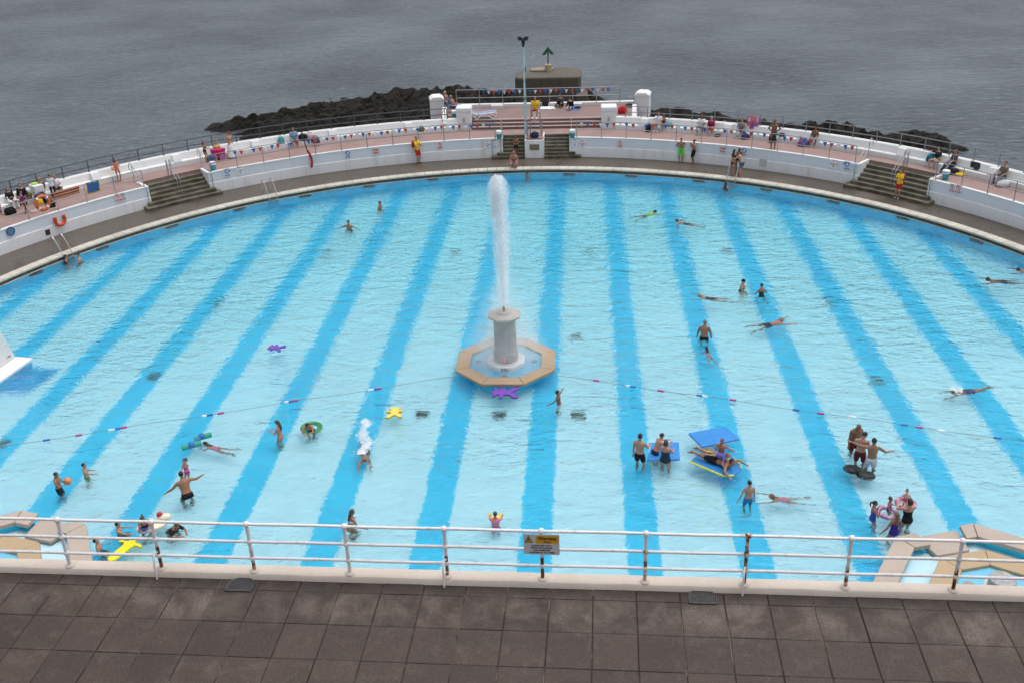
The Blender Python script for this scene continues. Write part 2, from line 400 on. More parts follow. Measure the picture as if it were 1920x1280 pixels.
def struct(o): o['kind'] = 'structure'; return o
def empty(name, loc=(0, 0, 0), rz=0):
    o = bpy.data.objects.new(name, None); COL.objects.link(o); o.location = loc; o.rotation_euler = (0, 0, rz); o.empty_display_size = .2; return o
def thing(name, label, cat, loc=(0, 0, 0), rz=0, group=None): return tag(empty(name, loc, rz), label, cat, group)
TXT = []
def text(s, size, mat, parent, M, name='lettering', align='CENTER', bold=0, ext=.002):
    cu = bpy.data.curves.new(name, 'FONT'); cu.body = s; cu.size = size; cu.align_x = align; cu.align_y = 'CENTER'
    cu.extrude = ext; cu.offset = bold; cu.space_line = .95
    o = bpy.data.objects.new(name, cu); COL.objects.link(o)
    bpy.context.view_layer.update()
    me = bpy.data.meshes.new_from_object(o.evaluated_get(bpy.context.evaluated_depsgraph_get()))
    bpy.data.objects.remove(o); me.materials.clear(); me.materials.append(mat); me.transform(M)
    r = bpy.data.objects.new(name, me); COL.objects.link(r); r.parent = parent; return r
def fit(pts, n=6, closed=False):
    """Catmull-Rom through the points"""
    P = [Vector(p) for p in pts]; o = []
    k = len(P)
    for i in range(k if closed else k-1):
        g = (lambda j: P[j % k]) if closed else (lambda j: P[max(0, min(k-1, j))])
        a, b, c, d = g(i-1), g(i), g(i+1), g(i+2)
        for j in range(n):
            t = j/n; o.append(.5*((2*b)+(c-a)*t+(2*a-5*b+4*c-d)*t*t+(3*b-a-3*c+d)*t**3))
    if not closed: o.append(P[-1])
    return o

# ------------------------------------------------------------------ the setting
PC = (0, 34.1); PR = 27.43                    # the round pool
WC = (-.45, 34.15); WR = 30.0                 # lower wall
OC = (-.9, 34.1); OR = 32.4                   # foot of the bench
ZD, ZT, ZU = .25, 1.5, 1.98                   # deck, terrace, upper platform
YN = 19.2                                     # straight near side of the pool
def pol(c, p): return math.degrees(math.atan2(p[0]-c[0], p[1]-c[1]))
def wth(px, py): return pol(WC, on_cyl(px, py, WC, WR))
def wp(c, R, th, z=0): return Vector((c[0]+R*math.sin(rad(th)), c[1]+R*math.cos(rad(th)), z))
def floor_z(y):
    t = [(0, -.66), (22, -.68), (30, -.76), (36, -.95), (46, -1.35), (55, -1.75), (62, -2.1), (90, -2.2)]
    for (a, b), (c, d) in zip(t, t[1:]):
        if y <= c: return b+(d-b)*(y-a)/(c-a)
    return -2.2

# sea
sea = MB(); sea.add([(-900, -60, -3.5), (900, -60, -3.5), (900, 1600, -3.5), (-900, 1600, -3.5)], [(0, 1, 2, 3)])
struct(sea.build('sea', SEA))
# seabed under it, seen nowhere but there
# pool water: a closed body
nth = 180
def rim(R): return [(PC[0]+R*math.sin(2*PI*i/nth), max(YN-.1, PC[1]+R*math.cos(2*PI*i/nth))) for i in range(nth)]
wb = MB().prism(rim(PR+.12), -4.2, 0); struct(wb.build('pool_water', WATER))
# pool floor
fb = MB(); ys = [YN-.5, 22, 26, 30, 33, 36, 41, 46, 50, 55, 58, 62.5]
for a, b in zip(ys, ys[1:]):
    o = len(fb.v); fb.add([(-28.5, a, floor_z(a)), (28.5, a, floor_z(a)), (28.5, b, floor_z(b)), (-28.5, b, floor_z(b))], [(0, 1, 2, 3)])
struct(fb.build('pool_floor', FLOOR))
TH0 = 180-math.degrees(math.acos((PC[1]-YN)/PR))
pw = MB().sector(PC, [(PR, -4.4), (PR, -.02), (PR+.5, -.02), (PR+.5, -4.4)], -TH0, TH0)
struct(pw.build('pool_wall', POOLB, smooth='auto'))
pb = MB().sector(PC, [(PR-.02, -.02), (PR-.02, .17), (PR+.5, .17), (PR+.5, -.02)], -TH0, TH0)
struct(pb.build('pool_rim', BAND, smooth='auto'))
pl = MB().sector(PC, [(PR-.10, -.03), (PR-.10, .012), (PR-.02, .012), (PR-.02, -.03)], -TH0, TH0)
struct(pl.build('pool_ledge', STONE))
nw = MB().box((0, YN-.35, -1.9), (60, .5, 4.2)); struct(nw.build('pool_near_wall', WALLW))
cp = MB(); k = 210
for i in range(k):
    a = -TH0+2*TH0*i/k; b = -TH0+2*TH0*(i+1)/k-.045; j = random.uniform(-.006, .006)
    cp.sector(PC, [(PR-.06+j, .17), (PR-.06+j, .245), (PR-.03+j, .268), (PR+.45, .268), (PR+.47, .245), (PR+.47, .17)], a, b, 1)
struct(cp.build('pool_coping', STONE))
dk = MB().sector(PC, [(PR+.46, ZD-.3), (PR+.46, ZD), (PR+3.3, ZD), (PR+3.3, ZD-.3)], -TH0-6, TH0+6)
struct(dk.build('pool_deck', DECK))

# lower wall with its ledge, terrace, bench parapet
T_L = (wth(0, 440)-16, wth(279, 352)); T_SL = (T_L[1], wth(389, 323))
T_LM = (T_SL[1], pol(WC, (-2.0, 64.1))); T_RM = (pol(WC, (2.3, 64.1)), wth(1611, 309))
T_SR = (T_RM[1], wth(1742, 334)); T_R = (T_SR[1], wth(1920, 390)+16)
WALLP = [(WR, ZD-.2), (WR, .86), (WR+.035, .90), (WR+.035, ZT-.02), (WR-.01, ZT-.015), (WR-.01, ZT+.03), (WR+.22, ZT+.03), (WR+.22, ZD-.2)]
def wall(t, label, ends=()):
    r = thing('retaining_wall', label, 'wall', wp(WC, WR, sum(t)/2, ZD))
    def sub(nm, prof, m):
        b = MB().sector(WC, prof, *t); b.v = [tuple(Vector(p)-r.location) for p in b.v]; return b.build(nm, m, r, smooth='auto')
    sub('lower_band', [(WR, ZD-.2), (WR, .86), (WR+.035, .885), (WR+.22, .885), (WR+.22, ZD-.2)], WALLW)
    sub('upper_band', [(WR+.035, .885), (WR+.035, ZT-.02), (WR+.22, ZT-.02), (WR+.22, .885)], WALLB)
    for e in ends:                               # white cheek beside the steps
        a, c = (t[0]-.035, t[0]+.30) if e == 0 else (t[1]-.30, t[1]+.035)
        b = MB().sector(WC, [(WR+.21, ZD-.2), (WR+.21, ZT+.024), (WR+1.3, ZT+.024), (WR+1.3, ZD-.2)], a, c, 2); b.v = [tuple(Vector(p)-r.location) for p in b.v]; b.build('cheek', WALLW, r)
    sub('wall_cap', [(WR-.005, ZT-.02), (WR-.005, ZT+.028), (WR+.22, ZT+.028), (WR+.22, ZT-.02)], WHITE)
    return r
wall(T_L, 'curved white wall at far left carrying the horseshoe float and round porthole', (1,))
wall(T_LM, 'long curved white wall with rust streak left of the plaque block', (0,))
wall(T_RM, 'long curved white wall right of the plaque block up to the right steps', (1,))
wall(T_R, 'curved white wall right of the right-hand steps with two round prohibition signs', (0,))
def terr(t, r0, name='terrace'):
    b = MB()
    n = max(2, int(abs(t[1]-t[0])/1.5)); v = []; f = []
    for i in range(n+1):
        th = t[0]+(t[1]-t[0])*i/n; p = wp(WC, r0, th)
        u = Vector((math.sin(rad(th)), math.cos(rad(th)), 0)); q = p.copy()
        while (q-Vector((*OC, 0))).length < OR+.25: q = q+u*.02
        v += [(p.x, p.y, ZT), (q.x, q.y, ZT), (p.x, p.y, ZD-.2), (q.x, q.y, ZD-.2)]
    for i in range(n):
        a = i*4; c = a+4
        f += [(a, c, c+1, a+1), (a, a+2, c+2, c), (a+1, c+1, c+3, a+3)]
    f += [(0, 1, 3, 2), (n*4, n*4+2, n*4+3, n*4+1)]
    return struct(b.add(v, f).build(name, PINK))
RS = WR+1.25
ta = pol(WC, (-8.2, 65)); tb = pol(WC, (8.0, 65))
terr(T_L, WR+.2); terr(T_SL, RS-.02); terr((T_LM[0], ta+3), WR+.2); terr((tb-3, T_RM[1]), WR+.2); terr(T_SR, RS-.02); terr(T_R, WR+.2)
# middle of the terrace, in front of the raised platform: straight edged
def edge_y(x): return WC[1]+math.sqrt((WR+.2)**2-(x-WC[0])**2)
YB = 65.05
mid = MB(); xa = WC[0]+(WR+.2)*math.sin(rad(ta)); xb = WC[0]+(WR+.2)*math.sin(rad(tb))
for x0, x1, st in ((xa, -2.0, 0), (-2.0, -.55, 1), (-.55, .66, 2), (.66, 2.3, 1), (2.3, xb, 0)):
    n = 8
    for i in range(n):
        a = x0+(x1-x0)*i/n; b = x0+(x1-x0)*(i+1)/n
        ya, yb = (edge_y(a), edge_y(b)) if st == 0 else ((YB, YB) if st == 1 else (64.05, 64.05))
        mid.add([(a, ya, ZT-.004), (b, yb, ZT-.004), (b, 68.2, ZT-.004), (a, 68.2, ZT-.004), (a, ya, ZD-.2), (b, yb, ZD-.2), (b, 68.2, ZD-.2), (a, 68.2, ZD-.2)],
                [(0, 1, 2, 3), (0, 4, 5, 1)]+([(0, 3, 7, 4)] if i == 0 else [])+([(1, 5, 6, 2)] if i == n-1 else []))
struct(mid.build('terrace_middle', PINK))

# curved steps
def steps_curved(t, label):
    r = thing('staircase', label, 'stairs', wp(WC, WR, sum(t)/2, ZD))
    n = 7; h = (ZT-ZD)/n; b = MB()
    for i in range(n):
        ri = WR-.62+.31*i; e = 1.0 if i == 0 else (.5 if i == 1 else -.02)
        b.sector(WC, [(ri, ZD-.1), (ri, ZD+h*(i+1)-.05), (ri-.025, ZD+h*(i+1)-.045), (ri-.025, ZD+h*(i+1)-.003*i), (RS+.1 if i > 1 else WR-.005, ZD+h*(i+1)-.003*i), (RS+.1 if i > 1 else WR-.005, ZD-.1)], t[0]-e, t[1]+e)
    b.v = [tuple(Vector(p)-r.location) for p in b.v]; b.build('flight', STEP, r); return r
SL = steps_curved(T_SL, 'broad worn concrete steps on the left with a tube handrail down the middle')
SR = steps_curved(T_SR, 'broad worn concrete steps on the right where the lifeguard stands')
def steps_mid(x0, x1, label):
    r = thing('staircase', label, 'stairs', ((x0+x1)/2, 63.7, ZD)); n = 7; h = (ZT-ZD)/n; b = MB()
    for i in range(n):
        y = 63.68+.215*i; e = .75 if i == 0 else (.4 if i == 1 else -.01)
        xl = x0-(e if x0 < 0 else -.01); xr = x1+(e if x1 > 1 else -.01); ye = YB+.05 if i > 1 else 64.05
        z = ZD+h*(i+1)-.002*i-.002
        b.box(((xl+xr)/2, (y+ye)/2, (ZD-.1+z)/2), (xr-xl, ye-y, z-ZD+.1))
        b.box(((xl+xr)/2, y-.01, z-.025), (xr-xl-.01, .05, .046))
    b.v = [tuple(Vector(p)-r.location) for p in b.v]; b.build('flight', STEP, r); return r
steps_mid(-1.98, -.57, 'narrow wet concrete steps just left of the plaque block')
steps_mid(.68, 2.28, 'narrow wet concrete steps just right of the plaque block')
# plaque block between them
r = thing('plaque_block', 'white block carrying a bronze plaque between two narrow flights of steps', 'wall block', (.055, 64.0, ZD))
b = MB(); b.prism([(63.86-64, 0), (65.3-64, 0), (65.3-64, ZT-ZD+.05), (65.0-64, ZT-ZD+.05), (63.86-64, ZT-ZD-.06)], -.62, -.55, Matrix(((0, 0, 1, 0), (1, 0, 0, 0), (0, 1, 0, 0), (0, 0, 0, 1))))
b.prism([(63.86-64, 0), (65.3-64, 0), (65.3-64, ZT-ZD+.05), (65.0-64, ZT-ZD+.05), (63.86-64, ZT-ZD-.06)], .55, .62, Matrix(((0, 0, 1, 0), (1, 0, 0, 0), (0, 1, 0, 0), (0, 0, 0, 1))))
b.box((0, .045-.14, .58), (1.098, .09, 1.17)); b.box((0, .1, .59), (1.098, .3, 1.14)); b.build('block_body', WALLW, r)
p = MB().box((0, .1-.02, 1.175), (1.09, .28, .03)).build('block_top', PINK, r)
BR = plain('bronze', (.13, .105, .05), .5, .4, 18); BR2 = plain('bronze_light', (.22, .19, .11), .45, .3, 30)
b = MB().box((0, -.155, .72), (.62, .03, .36)); q = b.build('plaque', BR, r)
MB().box((0, -.172, .72), (.50, .012, .25)).build('plaque_panel', BR2, q)
b = MB()
for i in range(4): b.box((0, -.181, .79-.045*i), (.34-.06*(i % 2), .006, .012))
b.build('raised_lettering', BR, q)

# parapet with continuous bench
def parapet(t0, t1, label):
    r = thing('parapet_wall', label, 'wall', wp(OC, OR, (t0+t1)/2, ZT))
    b = MB().sector(OC, [(OR, ZT-.15), (OR, ZT+.27), (OR+.03, ZT+.30), (OR+.36, ZT+.30), (OR+.36, ZT-.15)], t0, t1)
    b.v = [tuple(Vector(p)-r.location) for p in b.v]; b.build('bench', WHITE, r, smooth='auto')
    b = MB().sector(OC, [(OR+.36, -6), (OR+.36, ZT+.66), (OR+.39, ZT+.70), (OR+.74, ZT+.70), (OR+.78, ZT+.66), (OR+.78, -6)], t0, t1)
    b.v = [tuple(Vector(p)-r.location) for p in b.v]; b.build('wall_body', WHITE, r, smooth='auto')
    n = max(2, int((t1-t0)/8.5))
    for i in range(n):
        a = t0+(t1-t0)*(i+.35)/n
        b = MB().sector(OC, [(OR-.02, ZT-.1), (OR-.02, ZT+.305), (OR+.16, ZT+.69), (OR+.38, ZT+.69), (OR+.38, ZT-.1)], a-.42, a+.42)
        b.v = [tuple(Vector(p)-r.location) for p in b.v]; b.build('buttress', WHITE, r)
    return r
tpl = pol(OC, (-5.1, 66.24)); tpr = pol(OC, (5.3, 66.0))
PAL = parapet(-78, tpl, 'white sea parapet with built-in bench curving away left of the platform')
PAR = parapet(tpr, 78, 'white sea parapet with built-in bench curving away right of the platform')

# raised platform
YU = 67.12
up = MB(); k = 14
xs = [-6.6+13.3*i/k for i in range(k+1)]
_yb = at(1000, 200, ZU); _ye = (at(867, 201.5, ZU).y+at(1187, 197, ZU).y)/2
def yback(x): return _yb.y-(_yb.y-_ye)*(x/6.0)**2
poly = [(x, yback(x)+.55) for x in xs][::-1]+[(-4.6, YU), (4.9, YU), (4.9, 66.3), (6.7, 65.9)]
poly = [(-6.6, 66.85), (-4.6, 67.1), (-4.2, YU), (4.4, YU), (4.7, 66.9), (6.7, 66.4)]+[(x, yback(x)+.5) for x in xs[::-1]]
struct(up.prism(poly, -6, ZU).build('upper_platform', PINKU))
r = thing('staircase', 'wide reddish steps of three risers up to the raised platform', 'stairs', (.1, 66.42, ZT))
b = MB(); h = (ZU-ZT)/3
for i in range(3):
    y0 = .34*i; b.box((0, (y0+.78)/2, (h*(i+1)-.02)/2), (8.56, .78-y0, h*(i+1)-.024))
b.build('flight', PINKS, r)
nos = plain('worn_nosing', (.34, .25, .22), .6, .2, 5)
b = MB()
for i in range(3): b.box((0, .34*i+.155, h*(i+1)-.012), (8.54, .34, .030))
b.build('tread', nos, r)
# curb at the back
YK = _yb.y
ct = MB(); pts = [(x, yback(x)) for x in xs]
r = thing('platform_kerb', 'low white kerb along the seaward edge of the raised platform', 'kerb', (.1, YK, ZU))
for (a, b_), (c, d) in zip(pts, pts[1:]):
    ct.add([(a-.1, b_-YK, 0), (c-.1, d-YK, 0), (c-.1, d-YK+.35, 0), (a-.1, b_-YK+.35, 0), (a-.1, b_-YK, .2), (c-.1, d-YK, .2), (c-.1, d-YK+.35, .2), (a-.1, b_-YK+.35, .2)],
           [(4, 5, 6, 7), (0, 1, 5, 4), (2, 3, 7, 6)])
for x in (-2.9, 2.6): ct.box((x, yback(x)-YK-.14, .09), (.85, .3, .18))
ct.build('kerb_body', WHITE, r, smooth='auto')
# pillars
def pillar(px, py, z, w, d, h, label, panel=False, peak=True, yaw=0):
    p = at(px, py, z); r = thing('pillar', label, 'pillar', p, yaw)
    b = MB().box((0, d/2, (h-.32)/2-.3), (w, d, h-.32+.6))
    b.build('shaft', WHITE, r, bevel=.03)
    if peak: b = MB().prism([(-w/2-.05, 0), (w/2+.05, 0), (w/2+.02, .16), (w*.28, .30), (-w*.28, .30), (-w/2-.02, .16)], -.05, d+.05, Matrix(((1, 0, 0, 0), (0, 0, 1, 0), (0, 1, 0, h-.32), (0, 0, 0, 1))))
    else: b = MB().box((0, d/2, h-.17), (w+.06, d+.08, .30))
    b.build('cap', WHITE, r, bevel=.07, seg=3)
    if panel:
        MB().box((0, -.012, h*.62), (w*.78, .02, .03)).build('ledge', WHITE, r)
        q = MB().box((0, -.012, h*.42), (.17, .015, .30)).build('notice', plain('grey_notice', (.45, .44, .44), .5), r)
        b = MB()
        for i in range(5): b.box((0, -.022, h*.42+.1-.045*i), (.11-.02*(i % 2), .006, .014))
        b.build('notice_text', plain('notice_red', (.42, .22, .22), .6), q)
    return r
pillar(870.5, 243, ZT, .98, .95, 1.45, 'square white pillar at the left end of the reddish steps, beside the lounger', True, False)
pillar(1141.5, 241, ZT, .98, .95, 1.42, 'square white pillar at the right end of the reddish steps', True, False)
pillar(821, 212, ZU-.1, .95, 1.0, 1.12, 'white gabled pillar behind the two sunbathers in deckchairs', yaw=.2)
pillar(1203, 205, ZU-.1, .98, 1.0, 1.14, 'white gabled pillar at the right seaward corner of the platform', yaw=-.2)
# side walls of the platform
for s_, (a, c), lab in ((-1, (835, 218), 'sloping white side wall of the platform below the left gabled pillar'), (1, (1190, 213), 'sloping white side wall of the platform below the right gabled pillar')):
    p = at(a, c, ZU); q = Vector((p.x+s_*-.15, 66.25, ZU)); d = q-p; L = d.length; M = Matrix.Rotation(math.atan2(d.y, d.x), 4, 'Z')
    r = thing('side_wall', lab, 'wall', p); r.rotation_euler = M.to_euler()
    MB().prism([(0, -.4), (L, -.6), (L, .06), (L*.55, .1), (0, .62)], -.17, .17, Matrix(((1, 0, 0, 0), (0, 0, 1, 0), (0, 1, 0, 0), (0, 0, 0, 1)))).build('wall_body', WHITE, r, bevel=.03)

# ------------------------------------------------------------------ reef
def inside(p, poly):
    c = False; j = len(poly)-1
    for i in range(len(poly)):
        a, b = poly[i], poly[j]
        if (a[1] > p[1]) != (b[1] > p[1]) and p[0] < (b[0]-a[0])*(p[1]-a[1])/(b[1]-a[1])+a[0]: c = not c
        j = i
    return c
def dist(p, poly):
    m_ = 1e9
    for i in range(len(poly)):
        a = Vector(poly[i]); b = Vector(poly[i-1]); d = b-a; t = max(0, min(1, (Vector(p)-a).dot(d)/max(1e-9, d.dot(d))))
        m_ = min(m_, (a+d*t-Vector(p)).length)
    return m_
from mathutils import noise as mn
def reef(name, pix, top, cell=.24, seed=0):
    poly = [tuple(at(x, y, -3.3)[:2]) for x, y in pix]
    x0 = min(p[0] for p in poly); x1 = max(p[0] for p in poly); y0 = min(p[1] for p in poly); y1 = max(p[1] for p in poly)
    nx = int((x1-x0)/cell)+3; ny = int((y1-y0)/cell)+3; v = []; f = []
    for j in range(ny):
        for i in range(nx):
            x = x0-cell+i*cell; y = y0-cell+j*cell; q = Vector((x+mn.noise((x*.4, y*.4, seed))*1.2, y+mn.noise((x*.4, y*.4, seed+9))*1.2))
            d = dist(q, poly); d = d if inside(q, poly) else -d
            ed = max(-.6, min(1, d/2.6)); b = ed**.7 if ed > 0 else ed
            rg = 1-abs(mn.noise((x*.55, y*.55, seed+3)))*2; rg2 = 1-abs(mn.noise((x*1.3, y*1.3, seed+5)))*2; vo = mn.voronoi((x*.75, y*.75, seed))[0]
            z = -3.6+top*b*(.70+.40*mn.noise((x*.2, y*.2, seed+1)))+(max(0, b)+.12)*(.40*rg+.22*rg2+.16*mn.noise((x*3.1, y*3.1, seed+7))+.62*(vo[1]-vo[0])-.55)
            v.append((x+random.uniform(-.1, .1), y+random.uniform(-.1, .1), z))
    for j in range(ny-1):
        for i in range(nx-1):
            q = (j*nx+i, j*nx+i+1, (j+1)*nx+i+1, (j+1)*nx+i)
            if max(v[a][2] for a in q) > -3.9: f.append(q)
    return struct(MB().add(v, f).build(name, ROCK))
reef('rocky_reef', [(378, 238), (400, 231), (445, 222), (520, 213), (600, 199), (640, 189), (700, 179), (760, 171), (820, 168), (870, 171), (910, 173), (965, 172), (1040, 168), (1110, 176), (1125, 186), (1170, 194), (1200, 210), (1200, 245), (900, 262), (700, 262), (560, 268), (470, 270), (440, 256)], 1.3)
reef('rocky_reef_shore', [(1195, 212), (1262, 206), (1300, 211), (1345, 220), (1400, 226), (1470, 235), (1535, 236), (1600, 245), (1680, 250), (1725, 246), (1765, 254), (1808, 268), (1822, 277), (1800, 288), (1770, 300), (1650, 300), (1500, 285), (1350, 268), (1210, 250)], 1.45, .25, 40)
reef('offshore_reef', [(600, 181), (640, 176), (662, 180), (640, 186), (610, 186)], .35, .25, 60)
# concrete block and beacon out on the reef
p0 = at(966, 175, -1.6); p1 = at(1090, 175, -1.6); wd = p1.x-p0.x
cx = (p0.x+p1.x)/2; cy = p0.y
r = thing('concrete_plinth', 'massive weathered concrete block on the rocks beyond the platform', 'plinth', (cx, cy, -3.6))
b = MB().prism([(-wd/2+.15, 0), (wd/2-.2, -.1), (wd/2, .6), (wd/2, 3.0), (wd/2-1.5, 4.2), (-wd/2+2.2, 4.2), (-wd/2, 2.4), (-wd/2, .3)], 0, 3.35)
b.build('block_body', BLOCKM, r, bevel=.16, seg=3)
b = MB().prism([(-1.6, 2.3), (.2, 2.2), (.5, 3.2), (-.9, 3.8), (-1.7, 3.2)], 3.34, 3.5); b.build('broken_screed', plain('old_screed', (.24, .20, .15), .8, .3, 3), r, bevel=.05)
MB().prism([(wd/2-.5, -1.0), (wd/2+.55, -.9), (wd/2+.6, 1.5), (wd/2-.5, 1.5)], 0, 1.9).build('lower_step', BLOCKM, r, bevel=.1)
bz = -.25; q = at(1028, 134, bz)
r = thing('beacon', 'green triangle topmark on a thin post and pale drum, standing on the concrete block', 'beacon', q)
hd = rise((1028, 134), 121, bz); ht = rise((1028, 134), 88, bz)
MB().lathe([(.31, -.3), (.31, hd-.02), (.29, hd)], n=20).build('drum', plain('cream_drum', (.40, .33, .21), .7, .3, 4), r, smooth='auto')
MB().tube([(0, 0, hd), (0, 0, ht-.12)], .055, 8).build('post', plain('brown_post', (.10, .06, .035), .6, .3), r)
G = plain('green_paint', (.02, .10, .05), .5, .3, 6); b = MB()
s1 = .57; z0 = ht-.72
for a in range(2):
    M = Matrix.Rotation(a*PI/2+.2, 4, 'Z') @ Matrix(((1, 0, 0, 0), (0, 0, 1, 0), (0, 1, 0, 0), (0, 0, 0, 1)))
    b.prism([(-s1, z0), (-s1+.3, z0), (0, z0+.36), (s1-.3, z0), (s1, z0), (0, ht)], -.012, .012, M)
b.build('topmark', G, r)

# ------------------------------------------------------------------ railings
def railing(label, pts, h, rails, n, mat=RAILG, r_=.024, group=None, ends=True):
    """pts: base polyline; n bays; rails: heights as a share of h"""
    P = [Vector(p) for p in pts]; L = [0]
    for a, b in zip(P, P[1:]): L.append(L[-1]+(b-a).length)
    def pos(s):
        for i in range(len(P)-1):
            if s <= L[i+1]+1e-6: return P[i].lerp(P[i+1], (s-L[i])/(L[i+1]-L[i]))
        return P[-1]
    o = pos(L[-1]/2); r = thing('railing', label, 'railing', o, 0, group)
    for i in range(n+1):
        if not ends and i in (0, n): continue
        p = pos(L[-1]*i/n)-o; k = MB().tube([p-Vector((0, 0, .02)), p+Vector((0, 0, h))], r_, 8); k.lathe([(r_*2.2, -.0), (r_*2.2, .015)], p, 8); k.build('post', mat, r, smooth='auto')
    for f in rails: MB().tube([p-o+Vector((0, 0, h*f)) for p in P], r_, 8).build('rail', mat, r, smooth='auto')
    return r
def arc(c, R, t0, t1, z, n=24): return [wp(c, R, t0+(t1-t0)*i/n, z) for i in range(n+1)]
ZW = ZT+.028
RR = WR+.12
railing('grey tube railing on the far left wall hung with lifebuoy and towels', arc(WC, RR, T_L[0], T_L[1]-.4, ZW), 1.0, (1, .52), 10, STEEL)
T1 = T_LM[0]+.5; T2 = T_LM[1]-.9
railing('grey tube railing with bunting along the left wall up to the narrow steps', arc(WC, RR, T1, T2, ZW), 1.0, (1, .52), 11, RAILG)
T3 = T_RM[0]+.9; T4 = T_RM[1]-.6
railing('grey tube railing with bunting along the right wall up to the right steps', arc(WC, RR, T3, T4, ZW), 1.0, (1, .52), 11, STEEL)
railing('grey tube railing above the two prohibition signs at far right', arc(WC, RR, T_R[0]+.6, T_R[1], ZW), 1.0, (1, .52), 9, RAILG)
railing('dark two-rail railing on top of the sea parapet, left part', arc(OC, OR+.62, -78, tpl-1.2, ZT+.70), .68, (1, .42), 26, RAILD, .029)
railing('grey two-rail railing on top of the sea parapet, right part', arc(OC, OR+.62, tpr+1.0, 78, ZT+.70), .68, (1, .42), 26, RAILG, .027)
railing('pale two-rail railing with bunting along the seaward edge of the platform', [(x, yback(x)+.08, ZU+.2) for x in xs[1:-1]], 1.02, (1, .45), 7, STEEL, .026)
# short rail returns on the two sides of the platform
for px, py, lab in ((840, 222, 'dark stepped handrail in front of the left gabled pillar'), (1194, 217, 'grey stepped handrail in front of the right gabled pillar')):
    p = at(px, py, ZU); s_ = -1 if px < 900 else 1
    r = thing('handrail', lab, 'handrail', p)
    k = [Vector((s_*.1*i, -.75*i, -.14*i)) for i in range(3)]
    for q in k: MB().tube([q, q+Vector((0, 0, .95))], .022).build('post', RAILD if s_ < 0 else RAILG, r)
    MB().tube([q+Vector((0, 0, .95)) for q in k], .022).build('rail', RAILD if s_ < 0 else RAILG, r)
# handrails at the steps
def steprail(label, c, th, r0, r1, z0, z1, h=.92, loop=True, mat=STEEL, double=0, fan=0):
    o = wp(c, (r0+r1)/2, th, z0); r = thing('handrail', label, 'handrail', o)
    for d in ((-double/2, double/2) if double else (0,)):
        a = wp(c, r0, th+d, z0)-o; b = wp(c, r1, th+d, z1)-o; u = (a-b).normalized(); u.z = 0; u.normalize(); up_ = Vector((0, 0, 1))
        e1 = b-u*.42
        path = fit([a+up_*.02, a+up_*h*.6, a+up_*h-u*.1, b+up_*h, b+up_*(h+.06)-u*.15, e1+up_*(h-.05), e1+up_*(h-.35), b+up_*(h*.5), a+up_*h*.5], 5) if loop else fit([a, a+up_*h*.9, a+up_*h-u*.08, b+up_*h, b+up_*h-u*.1, b+up_*(h*.9)-u*.15, b-u*.15], 5)
        MB().tube(path, .022).build('rail', mat, r, smooth='auto')
        for k, q in ((0, a), (1, b)): MB().tube([q, q+up_*h], .022).build('post', mat, r)
    return r
for T, nm, sgn in ((T_SL, 'left', -1), (T_SR, 'right', 1)):
    tm = (T[0]+T[1])/2
    steprail(f'hooped twin handrail down the middle of the broad {nm} steps', WC, tm, WR+.0, RS-.1, ZD+.4, ZT, .9, False, STEEL, .35)
    for q, lab in ((T[0]-.35, 'pool-left'), (T[1]+.35, 'pool-right')):
        nb = {('left', 'pool-left'): 'beside the blue towel', ('left', 'pool-right'): 'beside the teal water tub', ('right', 'pool-left'): 'at the end of the bunting', ('right', 'pool-right'): 'beside the picnickers'}[(nm, lab)]
        steprail(f'looped grey handrail of the broad {nm} steps {nb}', WC, q, WR-.12, RS+.2, ZD+.15, ZT, 1.05, True)
for x, lab, sg in ((-2.12, 'grey handrail at the outer side of the left narrow steps', -1), (2.42, 'grey handrail at the outer side of the right narrow steps', 1)):
    r = thing('handrail', lab, 'handrail', (x, 64.2, ZD)); U = Vector((0, 0, 1))
    A = [Vector((sg*.55, -.2, .2)), Vector((0.02*sg, 0, .95)), Vector((0, .9, ZT-ZD))]
    MB().tube([A[0], A[0]+U*.98, A[1]+U*.25, ], .022).build('rail', RAILG, r)
    MB().tube([A[0]+U*.5, A[1]-U*.22], .022).build('rail', RAILG, r)
    MB().tube(fit([A[1]+U*.25, A[2]+U*.95, A[2]+U*1.0+Vector((0, .35, 0)), A[2]+U*.5+Vector((0, .45, 0)), A[2]+U*.45], 5), .022).build('rail', STEEL, r)
    for q in (A[2], A[2]+Vector((0, .4, 0))): MB().tube([q, q+U*.98], .022).build('post', STEEL, r)
for x, lab in ((-.42, 'thin grey handrail on the left edge of the plaque block'), (.5, 'thin grey handrail on the right edge of the plaque block')):
    r = thing('handrail', lab, 'handrail', (x, 65.0, ZT)); U = Vector((0, 0, 1))
    MB().tube([(0, -.25, 0), (0, -.25, .98), (0, .75, .98), (0, .75, 0)], .022).build('rail', STEEL, r)
    MB().tube([(0, -.25, .5), (0, .75, .5)], .018).build('rail', STEEL, r)

